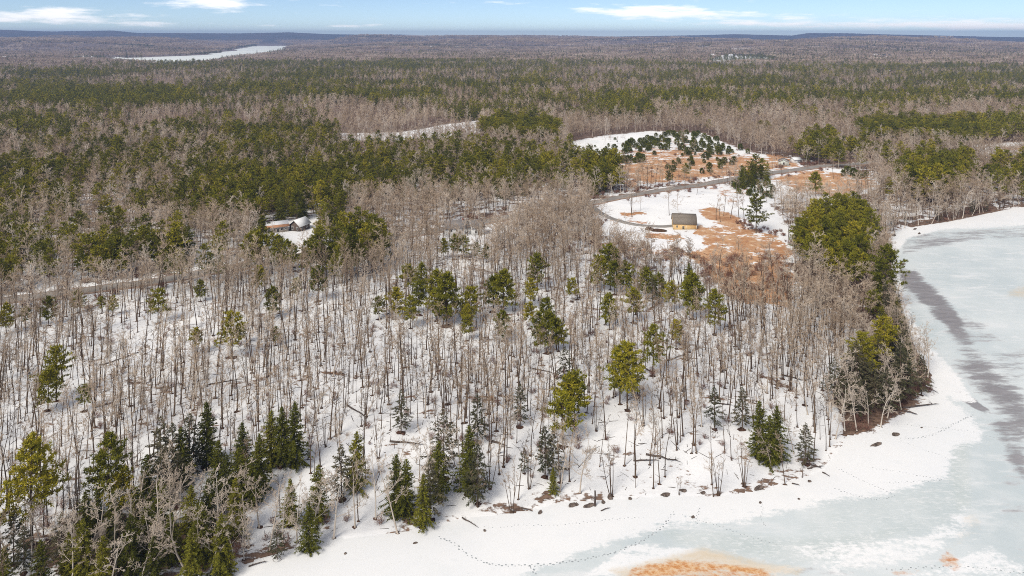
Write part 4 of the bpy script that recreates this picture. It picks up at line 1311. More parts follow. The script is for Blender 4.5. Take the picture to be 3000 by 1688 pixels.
# ------------------------------------------------------------------ link: the largest three hundred of each kind one by one, the rest as a mass
FAMILY = {
    'bare_tree': ('pole', 'thin', 'pale', 'clump', 'oak', 'mid', 'far'),
    'white_pine': ('pine', 'young', 'pinem', 'pinef', 'pinep'),
    'spruce_tree': ('spruce', 'hemlock', 'sprucem', 'sprucef'),
    'juniper_bush': ('juniper',),
    'russet_shrub': ('shrub', 'brush'),
}
LOOK = {'pole': 'straight brown bare hardwood', 'thin': 'thin dark bare sapling', 'pale': 'pale spreading bare tree', 'clump': 'many stemmed bare tree',
        'oak': 'broad brown bare tree', 'mid': 'bare grey hardwood', 'far': 'bare hardwood', 'pine': 'tall layered white pine', 'young': 'bushy olive green pine',
        'pinem': 'olive green pine', 'pinef': 'small far pine', 'pinep': 'high crowned plantation pine', 'spruce': 'dense dark green spruce', 'hemlock': 'thin grey green hemlock',
        'sprucem': 'pointed dark spruce', 'sprucef': 'small far spruce', 'juniper': 'dark rounded juniper bush', 'shrub': 'russet shrub', 'brush': 'russet brush clump'}
CATN = {'bare_tree': 'tree', 'white_pine': 'pine', 'spruce_tree': 'spruce', 'juniper_bush': 'bush', 'russet_shrub': 'shrub'}
REGIONS = [   # where: tested in order on the foot of the plant, photo pixels
    ([(2420, 1040), (2600, 930), (2780, 1080), (2780, 1200), (2600, 1290), (2420, 1320)], 'on the wooded point'),
    ([(2560, 690), (3100, 560), (3100, 690), (2640, 720)], 'on the far lake bank'),
    ([(2300, 640), (2640, 640), (2720, 1000), (2560, 1000), (2330, 880)], 'on the lakeside slope'),
    ([(1730, 590), (2330, 540), (2340, 760), (1730, 720)], 'around the yellow barn'),
    ([(1650, 380), (2360, 380), (2360, 540), (1800, 550), (1650, 480)], 'on the snowy pasture'),
    ([(2170, 480), (2600, 480), (2600, 600), (2170, 600)], 'on the orange grass field'),
    ([(1220, 640), (1520, 630), (1520, 790), (1220, 790)], 'below the white farmhouse'),
    ([(720, 620), (960, 620), (960, 790), (720, 790)], 'around the snow roofed house'),
    ([(1950, 740), (2340, 720), (2340, 930), (1950, 930)], 'in the brush below the barn'),
]


def where(px, py):
    for p, s in REGIONS:
        if in_poly(np.array([px]), np.array([py]), p)[0]:
            xs_ = [q[0] for q in p]; ys_ = [q[1] for q in p]
            fx = (px - min(xs_)) / (max(xs_) - min(xs_)); fy = (py - min(ys_)) / (max(ys_) - min(ys_))
            return s + ', ' + ('rear ' if fy < .35 else 'mid ' if fy < .65 else 'front ') + ('left' if fx < .2 else 'centre left' if fx < .4 else 'centre' if fx < .6 else 'centre right' if fx < .8 else 'right')
    col = ['at far left', 'well left', 'left of centre', 'just left of middle', 'just right of middle', 'right of centre', 'well right', 'at far right'][min(7, max(0, int(px // 375)))]
    for lim, row in ((1560, 'on the front shore'), (1460, 'on the snowy shore'), (1370, 'near the snowy shore'), (1280, 'in the front stand'), (1190, 'inside the front stand'), (1100, 'deep in the stand'),
                     (1010, 'in the thick stand'), (930, 'in the upper stand'), (860, 'behind the bare stand'), (790, 'just below the road'), (720, 'by the road'), (650, 'just above the road'),
                     (580, 'in the mixed woods'), (510, 'in the dark woods'), (430, 'in the upper woods'), (0, 'in the distant woods')):
        if py > lim:
            break
    return row + ' ' + col


def gn_mass(name, kinds_pts, label, cat):
    """one object: points that carry instances of the plant meshes"""
    lib = bpy.data.collections.new('lib_mass_' + name)
    base = {}
    names = []
    for kd in kinds_pts:
        for o in bpy.data.collections['lib_' + kd].objects:
            lib.objects.link(o); names.append(o.name)
    order = sorted(names)
    for kd in kinds_pts:
        base[kd] = {j: order.index('%s_%02d' % (kd, j)) for j in range(len(VAR[kd]))}
    A = []
    for kd, a in kinds_pts.items():
        ids = np.array([base[kd][int(v)] for v in a[:, 5]])
        A.append(np.column_stack([a[:, :5], ids]))
    A = np.concatenate(A)
    me = bpy.data.meshes.new(name)
    me.vertices.add(len(A)); me.vertices.foreach_set('co', A[:, :3].astype(np.float32).ravel())
    at = me.attributes.new('idx', 'INT', 'POINT'); at.data.foreach_set('value', A[:, 5].astype(np.int32))
    at = me.attributes.new('rotz', 'FLOAT', 'POINT'); at.data.foreach_set('value', A[:, 3].astype(np.float32))
    at = me.attributes.new('scl', 'FLOAT', 'POINT'); at.data.foreach_set('value', A[:, 4].astype(np.float32))
    o = link(name, me)
    ng = bpy.data.node_groups.new('scatter_' + name, 'GeometryNodeTree')
    ng.interface.new_socket('Geometry', in_out='INPUT', socket_type='NodeSocketGeometry')
    ng.interface.new_socket('Geometry', in_out='OUTPUT', socket_type='NodeSocketGeometry')
    gi = ng.nodes.new('NodeGroupInput'); go = ng.nodes.new('NodeGroupOutput')
    ci = ng.nodes.new('GeometryNodeCollectionInfo')
    ci.inputs['Collection'].default_value = lib
    ci.inputs['Separate Children'].default_value = True
    ci.inputs['Reset Children'].default_value = True
    ip = ng.nodes.new('GeometryNodeInstanceOnPoints')
    ip.inputs['Pick Instance'].default_value = True

    def named(nm, ty):
        n = ng.nodes.new('GeometryNodeInputNamedAttribute'); n.data_type = ty; n.inputs[0].default_value = nm
        return n.outputs[0]
    cx = ng.nodes.new('ShaderNodeCombineXYZ')
    ng.links.new(named('rotz', 'FLOAT'), cx.inputs[2])
    er = ng.nodes.new('FunctionNodeEulerToRotation')
    ng.links.new(cx.outputs[0], er.inputs[0])
    ng.links.new(gi.outputs[0], ip.inputs['Points'])
    ng.links.new(ci.outputs[0], ip.inputs['Instance'])
    ng.links.new(named('idx', 'INT'), ip.inputs['Instance Index'])
    ng.links.new(er.outputs[0], ip.inputs['Rotation'])
    ng.links.new(named('scl', 'FLOAT'), ip.inputs['Scale'])
    ng.links.new(ip.outputs[0], go.inputs[0])
    md = o.modifiers.new('scatter', 'NODES'); md.node_group = ng
    tag(o, label=label, cat=cat, kind='stuff')
    return o


LIMIT = 300
indiv = []
mass = {}
for fam, kinds in FAMILY.items():
    rows = []
    for ki, kd in enumerate(kinds):
        if kd not in spots:
            continue
        a = spots[kd]
        h = a[:, 4] * VAR[kd][0][1]
        px, py, d = project(a[:, 0], a[:, 1], a[:, 2])
        tx, ty, td = project(a[:, 0], a[:, 1], a[:, 2] + h)
        seen = (px > -10) & (px < 3010) & (ty < 1680) & (a[:, 1] > 0)
        size = np.where(seen, h / d, 0)
        rows.append(np.column_stack([np.full(len(a), ki), np.arange(len(a)), size, px, py, h]))
    rows = np.concatenate(rows)
    order = np.argsort(-rows[:, 2])
    pick = rows[order[:LIMIT]]; pick = pick[pick[:, 2] > 0]
    taken = {kd: set() for kd in kinds}
    for r in pick:
        kd = kinds[int(r[0])]; taken[kd].add(int(r[1]))
        indiv.append((fam, kd, int(r[1]), r[3], r[4], r[5]))
    mass[fam] = {}
    for kd in kinds:
        if kd in spots:
            keepm = np.ones(len(spots[kd]), bool); keepm[list(taken[kd])] = False
            if keepm.any():
                mass[fam][kd] = spots[kd][keepm]

# labels: what it looks like, how large, where; the extremes of each lot are called out
lots = {}
med = {}
for it in indiv:
    med.setdefault(it[1], []).append(it[5])
med = {k_: float(np.median(v_)) for k_, v_ in med.items()}
for it in indiv:
    fam, kd, i, px, py, h = it
    q = h / med[kd]
    sz = 'towering ' if q > 1.35 else 'tall ' if q > 1.12 else '' if q > .9 else 'shortish ' if q > .75 else 'small '
    lots.setdefault((sz + LOOK[kd] + ' ' + where(px, py)).replace('tall tall', 'very tall').replace('small small', 'small'), []).append(it)
ORD = ['leftmost', 'second from left', 'third from left', 'fourth from left', 'fifth from left', 'sixth from left', 'seventh from left', 'eighth from left', 'ninth from left', 'tenth from left', 'eleventh from left', 'twelfth from left']
for lab, items in lots.items():
    items = sorted(items, key=lambda t_: t_[3])
    named = []
    for n_, b in enumerate(items):
        if len(items) == 1:
            L_ = lab
        elif n_ == len(items) - 1:
            L_ = 'rightmost ' + lab
        elif n_ < len(ORD):
            L_ = ORD[n_] + ' ' + lab
        else:
            L_ = lab
        if len(L_.replace(',', ' ').split()) > 16:
            L_ = lab
        named.append((L_, b))
    for L_, (fam, kd, i, px, py, h) in named:
        a = spots[kd][i]
        e = bpy.data.objects.new(fam, None); COL.objects.link(e)
        e.empty_display_size = .1
        e.location = a[:3] - np.array([0, 0, .08]); e.rotation_euler = (0, 0, a[3]); e.scale = (a[4],) * 3
        tag(e, L_, CATN[fam], lab)
        ms = VAR[kd][int(a[5])][0]
        nm = ('trunk', 'crown') if fam in ('bare_tree', 'russet_shrub') else ('trunk', 'limbs', 'crown')
        if fam == 'russet_shrub':
            nm = ('stems', 'twigs')
        for nme, me in zip(nm, ms):
            if me is not None:
                link(nme, me, e)
gn_mass('bare_forest', mass['bare_tree'], 'mass of bare grey brown hardwood forest reaching to the hills', 'forest')
gn_mass('pine_forest', mass['white_pine'], 'mass of green pines through the middle and far woods', 'forest')
gn_mass('spruce_forest', mass['spruce_tree'], 'mass of dark pointed spruces through the far woods', 'forest')
if mass['russet_shrub']:
    gn_mass('russet_brush', mass['russet_shrub'], 'russet brush along the roadside and field edges', 'brush')
gn_mass('distant_woods', {'canopy': spots['canopy']}, 'purple brown bare woods on the far hills below the horizon', 'forest')


# ------------------------------------------------------------------ buildings
def empty(name, loc, rz=0.0):
    e = bpy.data.objects.new(name, None); COL.objects.link(e)
    e.empty_display_size = .5
    e.location = loc; e.rotation_euler = (0, 0, rz)
    return e


def at_px(a, b, z=None):
    (X, Y), = px_path([(a, b)])
    return X, Y, float(height(np.array([X]), np.array([Y]))[0])


def roof_slab(y0, z0, y1, z1, x0, x1, th=.16):
    m = MB()
    dy, dz = y1 - y0, z1 - z0
    l = math.hypot(dy, dz); ny, nz = -dz / l * th, dy / l * th
    if nz < 0:
        ny, nz = -ny, -nz
    m.prism([(y0, z0), (y1, z1), (y1 + ny, z1 + nz), (y0 + ny, z0 + nz)], x0, x1)
    return m


def window_part(house, x, z, w, h, face='front', W=0, L=0, mat_frame='white_wall', mat_pane='dark', nm='window'):
    f, p = MB(), MB()
    t = .12
    for (a0, a1, b0, b1) in ((x - w / 2 - t, x + w / 2 + t, z - t, z), (x - w / 2 - t, x + w / 2 + t, z + h, z + h + t), (x - w / 2 - t, x - w / 2, z, z + h), (x + w / 2, x + w / 2 + t, z, z + h), (x - .03, x + .03, z, z + h)):
        if face == 'front': f.box(a0, a1, -.09, .0, b0, b1)
        elif face == 'left': f.box(-L / 2 - .09, -L / 2, a0, a1, b0, b1)
        else: f.box(L / 2, L / 2 + .09, a0, a1, b0, b1)
    if face == 'front': p.box(x - w / 2, x + w / 2, -.04, .0, z, z + h)
    elif face == 'left': p.box(-L / 2 - .04, -L / 2, x - w / 2, x + w / 2, z, z + h)
    else: p.box(L / 2, L / 2 + .04, x - w / 2, x + w / 2, z, z + h)
    o = link(nm, f.mesh(nm, M[mat_frame]), house)
    link('pane', p.mesh('pane', M[mat_pane]), o)
    return o


def gable_house(name, label, cat, loc, rz, L, W, hw, rise, wallm, roofm, trim='white_wall', oh=.4, wins=(), doors=(), chimney=None, group=None):
    e = empty(name, loc, rz)
    tag(e, label, cat, group)
    m = MB(); m.prism([(0, -.8), (W, -.8), (W, hw), (W / 2, hw + rise), (0, hw)], -L / 2, L / 2)
    link('wall', m.mesh('wall', M[wallm]), e)
    s = rise / (W / 2)
    for a, b in ((-oh, W / 2), (W + oh, W / 2)):
        z0 = hw - oh * s + .02
        r = roof_slab(a, z0, b, hw + rise + .02, -L / 2 - oh, L / 2 + oh)
        link('roof', r.mesh('roof', M[roofm]), e)
    f = MB()
    for sx in (-1, 1):
        xx = sx * (L / 2 + oh)
        for a in (-oh, W + oh):
            q = roof_slab(a, hw - oh * s - .16, W / 2, hw + rise - .16, min(xx, xx + sx * .06), max(xx, xx + sx * .06), .3)
            f.add(np.concatenate(q.V), np.concatenate(q.F))
    link('fascia', f.mesh('fascia', M[trim]), e)
    for w in wins:
        window_part(e, *w[:4], face=w[4] if len(w) > 4 else 'front', W=W, L=L, mat_frame=trim)
    for (x, w, h) in doors:
        window_part(e, x, 0.0, w, h, 'front', W, L, trim, 'dark', 'door')
    if chimney:
        c = MB(); c.box(chimney - .35, chimney + .35, W / 2 - .35, W / 2 + .35, hw + rise - .6, hw + rise + 1.0)
        link('chimney', c.mesh('chimney', plain('chimney_brick', (.22, .10, .07), .9, .2, 2)), e)
    return e


# barn in new sheathing: broken-pitch roof, one window, one door
bx, by, bz = at_px(2006.5, 673)
barn = empty('barn', (bx, by, bz - .05), R(-8))
tag(barn, 'yellow sheathed barn with steep grey roof at the end of the driveway', 'barn')
L, W, hw = 11.7, 9.0, 3.25
m = MB(); m.prism([(0, -.8), (W, -.8), (W, hw), (W - 1.6, hw + 2.5), (W / 2, hw + 3.75), (1.6, hw + 2.5), (0, hw)], -L / 2, L / 2)
link('wall', m.mesh('wall', M['yellow_wall']), barn)
for (a, za, b, zb) in ((-.35, hw - .5, 1.6, hw + 2.52), (1.58, hw + 2.5, W / 2 + .02, hw + 3.78), (W + .35, hw - .5, W - 1.6, hw + 2.52), (W - 1.58, hw + 2.5, W / 2 - .02, hw + 3.78)):
    link('roof', roof_slab(a, za, b, zb, -L / 2 - .3, L / 2 + .3).mesh('roof', M['barn_roof']), barn)
c = MB(); c.box(-L / 2 - .32, L / 2 + .32, W / 2 - .14, W / 2 + .14, hw + 3.86, hw + 4.0)
link('ridge_cap', c.mesh('ridge_cap', M['barn_roof']), barn)
c = MB(); c.tube([(-2.6, 3.6, hw + 3.1), (-2.6, 3.6, hw + 3.6), (-2.6, 3.6, hw + 4.0), (-2.6, 3.6, hw + 4.02)], [.12, .12, .12, .02], 8)
link('vent_pipe', c.mesh('vent_pipe', M['dark']), barn)
c = MB(); c.box(-L / 2 - .03, L / 2 + .03, -.05, -.002, hw - .42, hw - .2)
link('fascia', c.mesh('fascia', M['trim_pale']), barn)
for xx in (-L / 2 + .07, L / 2 - .07, .82):
    c = MB(); c.box(xx - .1, xx + .1, -.045, -.002, -.1, hw - .43)
    link('corner_board', c.mesh('corner_board', M['trim_pale']), barn)
window_part(barn, -3.95, 1.05, .62, 1.0, mat_frame='trim_pale')
window_part(barn, -.75, .12, .95, 1.75, mat_frame='trim_pale', nm='door')

# white farmhouse by the road: long block, cross gable, ell
hx, hy, hz = at_px(1345, 690)
gable_house('farmhouse', 'long white farmhouse with grey roof beside the road', 'house', (hx, hy, hz), R(13), 13.5, 7.5, 3.7, 2.9, 'white_wall', 'grey_roof',
            wins=[(-4, 2.1, .8, 1.1), (-1.2, 2.1, .8, 1.1), (1.8, 2.1, .8, 1.1), (3.8, .6, .8, 1.1), (3.75, 3.0, .9, 1.2, 'left'), (2.0, .7, .9, 1.2, 'left'), (5.4, .7, .9, 1.2, 'left')],
            doors=[(.3, .95, 2.0)], chimney=2.5)
hx, hy, hz = at_px(1402, 689)
gable_house('house_wing', 'white steep gabled house with grey roof, right of the long farmhouse', 'house', (hx, hy, hz), R(13) - math.pi / 2 + R(100), 6.5, 6.5, 3.9, 3.0, 'white_wall', 'grey_roof',
            wins=[(-1.4, 1.2, .8, 1.2), (1.5, 1.2, .8, 1.2), (3.2, 3.6, .7, 1.0, 'right'), (3.2, 3.6, .7, 1.0, 'left')], doors=[(0, .9, 2.0)])
hx, hy, hz = at_px(806, 682)
rn = gable_house('ranch_house', 'low tan house with snow on its roof and rusty orange eaves', 'house', (hx, hy, hz), R(26), 13.0, 7.5, 2.7, 2.0, 'tan_wall', 'snow_roof',
                 wins=[(-5, 1.0, 1.0, 1.0), (-2.8, 1.0, 1.0, 1.0), (-.6, 1.0, 1.0, 1.0), (3.4, 1.0, 1.4, 1.0), (5.2, 1.0, .8, 1.0)], doors=[(1.4, .95, 2.0)])
s = 2.0 / 3.75
r = roof_slab(-.52, 2.7 - .52 * s + .21, 1.15, 2.7 + 1.15 * s + .21, -7.0, 7.0, .05)
link('bare_eaves', r.mesh('bare_eaves', M['rust_roof']), rn)
hx, hy, hz = at_px(893, 674)
gable_house('gabled_cottage', 'dark brown cottage with snowy roof and white gable trim', 'house', (hx, hy, hz), R(68), 8.0, 6.5, 3.0, 2.6, 'brown_wall', 'snow_roof', oh=.6,
            wins=[(-2, 1.0, .9, 1.1), (1.5, 1.0, .9, 1.1), (1.6, .9, 1.0, 1.3, 'left'), (4.6, .9, 1.0, 1.6, 'left')])
hx, hy, hz = at_px(2311, 484)
gable_house('small_house', 'small pale green house with white eaves by the road bend', 'house', (hx, hy, hz), R(70), 7.0, 7.5, 3.0, 1.8, 'pale_wall', 'grey_roof', wins=[(3.7, .8, 1.2, 1.6, 'left')])
hx, hy, hz = at_px(2338, 478)
gable_house('white_shed', 'white shed behind the juniper by the road bend', 'shed', (hx, hy, hz), R(20), 7.0, 5.0, 2.6, 1.5, 'white_wall', 'snow_roof', wins=[(0, .8, .8, .9)])

# far village and farm roofs, a few pixels each
far_houses = [(2088, 168, 20, 'largest white roofed farm house at the head of the distant snowy field'), (2120, 170, 15, 'second white roof from the left on the distant snowy field'),
              (2143, 168, 18, 'white roof beside the dark evergreen on the distant snowy field'), (2010, 178, 14, 'white roof at the left end of the distant snowy field'),
              (2200, 178, 13, 'white roof at the right end of the distant snowy field'), (2105, 186, 13, 'white roof at the front edge of the distant snowy field'),
              (2050, 141, 34, 'long pale building on the far hillside, left of two'), (2080, 140, 34, 'long pale building on the far hillside, right of two'),
              (2160, 144, 26, 'pale roof on the far hillside right of the long buildings'), (2402, 118, 34, 'pale roof high on the far ridge'),
              (2568, 169, 17, 'lone white house in the far right woods'), (2606, 216, 9, 'white house among bare trees in the far right woods'), (2598, 246, 8, 'small white roof among dark spruces at far right'),
              (1175, 144, 20, 'pale roof in the far middle woods'), (1262, 150, 18, 'pale roof in the far middle woods right of the other'), (215, 172, 14, 'pale house by the far lake, left of three'),
              (243, 172, 14, 'pale house by the far lake, middle of three'), (268, 173, 13, 'pale house by the far lake, right of three'), (12, 174, 16, 'pale house at the far left edge')]
for i, (a, b, wd, lab) in enumerate(far_houses):
    hx, hy, hz = at_px(a, b)
    gable_house('distant_house', lab, 'house', (hx, hy, hz + 4), R((i * 53) % 60 - 30), wd, wd * .6, wd * .3, wd * .22, 'white_wall', 'snow_roof', wins=[(0, 1, 1.5, 1.5)], group='distant houses')


# utility poles
def utility_pole(a, b, h, lab):
    x, y, z = at_px(a, b)
    e = empty('utility_pole', (x, y, z), R(20)); tag(e, lab, 'pole', 'utility poles along the road')
    m = MB(); m.tube([(0, 0, -.3), (0, 0, h * .5), (0, 0, h - .05), (0, 0, h)], [.17, .15, .12, .02], 8); link('shaft', m.mesh('shaft', M['pole']), e)
    m = MB(); m.box(-1.1, 1.1, -.06, .06, h - .9, h - .76); link('crossarm', m.mesh('crossarm', M['pole']), e)
    for s_ in (-.95, .95):
        m = MB(); m.tube([(s_, 0, h - .76), (s_, 0, h - .6), (s_, 0, h - .55)], [.05, .06, .01], 6); link('insulator', m.mesh('insulator', M['white_wall']), e)


utility_pole(2270, 503, 9.5, 'pale utility pole by the sandy turnout near the small house')
utility_pole(2399, 483, 10, 'pale utility pole at the wood edge past the road bend')
utility_pole(1419, 652, 9, 'utility pole beside the road behind the white farmhouse')
utility_pole(1857, 575, 9, 'utility pole beside the road above the barn field')


# ------------------------------------------------------------------ lumps, logs, rocks
def lump_mesh(name, seed, sx, sy, sz, mat, sub=3, amp=.3):
    import bmesh
    bm = bmesh.new(); bmesh.ops.create_icosphere(bm, subdivisions=sub, radius=1)
    rng = np.random.default_rng(seed); o = rng.uniform(0, 50, 2)
    co = np.array([v.co[:] for v in bm.verts])
    nn = fbm(co[:, 0] * 1.6 + o[0] + co[:, 2], co[:, 1] * 1.6 + o[1] - co[:, 2], seed, 3) - .5
    for v, n in zip(bm.verts, nn):
        v.co *= 1 + float(n) * amp * 2
        v.co = Vector((v.co.x * sx, v.co.y * sy, v.co.z * sz))
    me = bpy.data.meshes.new(name); bm.to_mesh(me); bm.free(); me.materials.append(mat)
    return me


soil = [(1903, 673, 2.4, 1.7, 1.3, 'dark soil heap, higher of two beside the barn drive'), (1929, 677, 4.3, 1.7, 1.0, 'long dark soil heap, lower of two beside the barn drive')]
for i, (a, b, sx, sy, sz, lab) in enumerate(soil):
    x, y, z = at_px(a, b)
    tag(link('soil_heap', lump_mesh('soil_heap', 40 + i, sx, sy, sz, M['dirt']), None, (x, y, z + .1), R(-12)), lab, 'soil heap')

rocks = [(1676, 1481, 1.0, .7, .45, 'dark lump of earth on the shore snow, left of the snag'), (1690, 1478, .5, .45, .4, 'small dark rock touching the earth lump left of the snag'),
         (1726, 1483, 1.35, .6, .5, 'dark earth lump at the foot of the upright snag'), (1767, 1471, .55, .45, .35, 'small rock right of the upright snag'),
         (1787, 1460, .7, .6, .75, 'dark pointed boulder below the clumped trees on the shore'), (1846, 1461, .45, .4, .35, 'round dark stone alone on the shore snow'),
         (1582, 1504, .5, .45, .55, 'dark stump-like rock below the shore trees'), (1950, 1449, 1.5, .7, .5, 'dark bank of exposed earth beside the shore shrub'),
         (1420, 1565, .35, .3, .3, 'small stone below the bent log'), (1217, 1596, .6, .35, .22, 'dark debris on the shore ice'), (1012, 1632, .3, .3, .2, 'tiny dark stone on the ice at lower left'),
         (2570, 1313, 2.1, .6, .38, 'long dark rock lying on the snow off the wooded point'), (2625, 1280, 1.2, .6, .55, 'dark rock at the foot of the wooded point'),
         (2223, 1431, 1.7, .7, .45, 'dark exposed bank under the shore trees right of centre'), (2227, 1479, .45, .35, .25, 'small stone with footprints beside it'), (2341, 1479, .35, .3, .2, 'small stone alone on the white bay'),
         (2030, 1538, .45, .35, .3, 'dark stone by the teal ice band'), (2004, 1439, .6, .5, .4, 'dark rock at the shore below the shrub'), (2700, 1268, .35, .3, .2, 'small rock near the track junction'),
         (2693, 694, 1.9, .7, .5, 'dark rock on the ice of the far bay'), (2681, 671, 2.2, .7, .5, 'dark ledge at the far bay bank'), (2618, 691, 2.2, 1.2, .6, 'dark bushy ledge at the inner corner of the bay'),
         (2717, 652, 2.0, .7, .5, 'dark ledge at the far bank right of the corner'), (2644, 782, 2.2, .9, .35, 'black rocks at the edge of the grey ice'), (2372, 1412, .5, .4, .3, 'small dark stone at the right shore corner'),
         (1995, 1437, .5, .4, .3, 'second dark rock at the shore below the shrub'), (2060, 1445, .7, .5, .3, 'flat dark rock at the foot of the shore trees')]
for i, (a, b, sx, sy, sz, lab) in enumerate(rocks):
    x, y, z = at_px(a, b)
    z = max(z, 0.0)
    tag(link('shore_rock', lump_mesh('shore_rock', 60 + i, sx * .85, sy * .8, sz * .9, M['rock'], 2, .62), None, (x, y, z + sz * .25), RNG.uniform(0, 1)), lab, 'rock', 'dark rocks along the shore')

logs = [(1142, 1295, 1247, 1307, .20), (1442, 1295, 1485, 1309, .22), (1893, 1331, 2000, 1356, .2), (1016, 1189, 1081, 1230, .18), (1528, 1490, 1562, 1500, .14), (1353, 1516, 1404, 1554, .12),
        (2645, 1196, 2755, 1191, .2), (2650, 1205, 2690, 1222, .2), (2690, 1120, 2753, 1157, .17), (2365, 1374, 2418, 1366, .14), (2372, 1362, 2410, 1374, .12), (2410, 1385, 2432, 1402, .12), (1860, 1350, 1935, 1352, .15),
        (590, 1668, 640, 1640, .14), (728, 1662, 786, 1646, .12), (2085, 1182, 2150, 1190, .17), (2290, 1100, 2360, 1118, .18), (1950, 1060, 2010, 1040, .17), (280, 1195, 400, 1165, .18), (610, 1130, 720, 1110, .16),
        (1760, 1500, 1790, 1490, .1), (2320, 1418, 2345, 1426, .12), (1880, 1075, 1920, 1100, .2), (300, 1070, 420, 1030, .16), (1560, 1080, 1640, 1100, .16)]
logwords = ['on the snow among the front left hemlocks', 'beside the tall hemlocks in the front middle', 'in the open snow of the front right stand', 'deep in the stand left of centre', 'below the clumped shore tree', 'bent and thin, reaching onto the ice',
            'pointing out over the ice from the wooded point', 'short, under the pointing log at the wooded point', 'leaning from the tip of the wooded point to the ice', 'crossing another at the right shore corner', 'under the crossed log at the right shore corner',
            'alone on the snow at the right shore corner', 'left of the long log in the front right stand', 'at the lower left shore by the hemlocks', 'on the ice edge at lower left', 'among thin trunks right of centre', 'beside the brushy hollow at right', 'under the yellow pine right of centre',
            'among trunks at the left', 'in the bare stand left of centre', 'on the snow beside the round stone', 'tiny, beside the shore trees at right', 'behind the big pine right of centre', 'at the upper left of the stand', 'in the middle of the stand']
for i, ((a, b, c_, d_, r_), wd) in enumerate(zip(logs, logwords)):
    x0, y0, z0 = at_px(a, b); x1, y1, z1 = at_px(c_, d_)
    z0, z1 = max(z0, 0), max(z1, 0)
    Lg = math.hypot(x1 - x0, y1 - y0)
    rng = np.random.default_rng(700 + i)
    n = 6
    pts = [(Lg * k / (n - 1), rng.normal() * .02 * Lg, (z1 - z0) * k / (n - 1) + r_ * .8 + .18 * math.sin(3 * k / n)) for k in range(n)]
    m = MB(); m.tube(pts, np.linspace(r_ * 1.25, r_ * .35, n), 7)
    o = link('fallen_log', m.mesh('fallen_log', M['log']), None, (x0, y0, z0), math.atan2(y1 - y0, x1 - x0))
    tag(o, 'fallen dead log ' + wd, 'log', 'fallen logs')
    bm_ = MB()
    for k in range(6):
        j = rng.integers(1, n - 1); p = np.array(pts[j]); d = rng.normal(size=3); d[2] = abs(d[2]); d = nrm(d)
        bm_.tube([p, p + d * Lg * .07, p + d * Lg * .14 + rng.normal(size=3) * .1], [r_ * .35, r_ * .22, .02], 4)
    link('broken_branches', bm_.mesh('broken_branches', M['log']), o)
x, y, z = at_px(1743, 1482)
m = MB(); m.tube([(0, 0, -.1), (0, 0, .5), (.08, 0, 1.8), (.02, 0, 3.2), (-.05, 0, 3.5)], [.34, .24, .2, .17, .06], 8)
tag(link('dead_snag', m.mesh('dead_snag', M['log']), None, (x, y, max(z, 0))), 'upright broken snag standing alone on the shore snow', 'snag')


# footprints across the snow on the ice
def trail(pts, step, side, rad, label):
    P = smooth_path(np.array([unproject(a, b, 0.0) for a, b in pts]), step)
    T = np.gradient(P, axis=0); T /= np.linalg.norm(T, axis=1)[:, None]
    Nn = np.stack([-T[:, 1], T[:, 0]], 1)
    sgn = np.where(np.arange(len(P)) % 2 == 0, 1, -1)[:, None]
    C = P + Nn * side * sgn + RNG.normal(size=P.shape) * .07
    Vv, Ff = [], []
    k = 6
    hh = np.maximum(height(C[:, 0], C[:, 1]), 0) + .012
    for i, c in enumerate(C):
        h = hh[i]
        r_ = rad * RNG.uniform(.5, 1.1)
        for j in range(k):
            a = j * 6.283 / k
            q = T[i] * math.cos(a) * r_ * 1.5 + Nn[i] * math.sin(a) * r_
            Vv.append((c[0] + q[0], c[1] + q[1], h))
        Ff.append([i * k + j for j in range(k)])
    me = mk_mesh('footprints', Vv, Ff, (M['footprint'],))
    tag(link('footprints', me), label, 'footprints', 'footprint trails on the ice', 'stuff')


trail([(1285, 1575), (1330, 1590), (1350, 1610), (1390, 1638), (1440, 1655), (1510, 1658), (1600, 1655), (1700, 1642), (1780, 1625), (1840, 1605), (1890, 1580), (1940, 1545), (1975, 1500)], .62, .16, .17, 'line of dark footprints curving across the front bay')
trail([(1420, 1545), (1470, 1548), (1520, 1535), (1580, 1540), (1680, 1535), (1780, 1522), (1890, 1515)], .8, .12, .10, 'faint line of small prints above the main trail')
trail([(1570, 1690), (1560, 1665), (1548, 1655)], .6, .2, .2, 'short trampled prints at the bottom edge')
trail([(2000, 1510), (2050, 1525), (2110, 1540), (2180, 1570), (2300, 1600)], .7, .14, .11, 'prints leading over the teal ice')
trail([(2640, 1285), (2690, 1284), (2740, 1272), (2770, 1255), (2800, 1240), (2850, 1215)], .6, .16, .16, 'dark prints from the wooded point to the grey ice')
trail([(2660, 1245), (2760, 1255), (2860, 1265), (2960, 1300)], .7, .14, .11, 'faint prints crossing near the grey ice')
trail([(2450, 1370), (2530, 1410), (2600, 1440), (2630, 1455), (2560, 1465), (2500, 1450), (2440, 1430)], .6, .14, .12, 'looping prints across the white bay')
trail([(2540, 1370), (2650, 1385), (2720, 1400), (2780, 1405), (2680, 1412), (2580, 1415)], .7, .14, .11, 'upper prints across the white bay')
trail([(2640, 1292), (2700, 1315), (2760, 1335), (2790, 1350)], .7, .12, .1, 'faint prints heading to the teal ice')
trail([(2232, 1480), (2235, 1500), (2225, 1520), (2245, 1545)], .5, .12, .1, 'short prints below the small stone')
trail([(2048, 1490), (2042, 1515), (2040, 1535)], .5, .12, .12, 'short prints above the dark stone')
trail([(2600, 1670), (2700, 1662), (2800, 1660), (2900, 1665), (3000, 1680)], .8, .14, .14, 'prints along the bottom right corner')

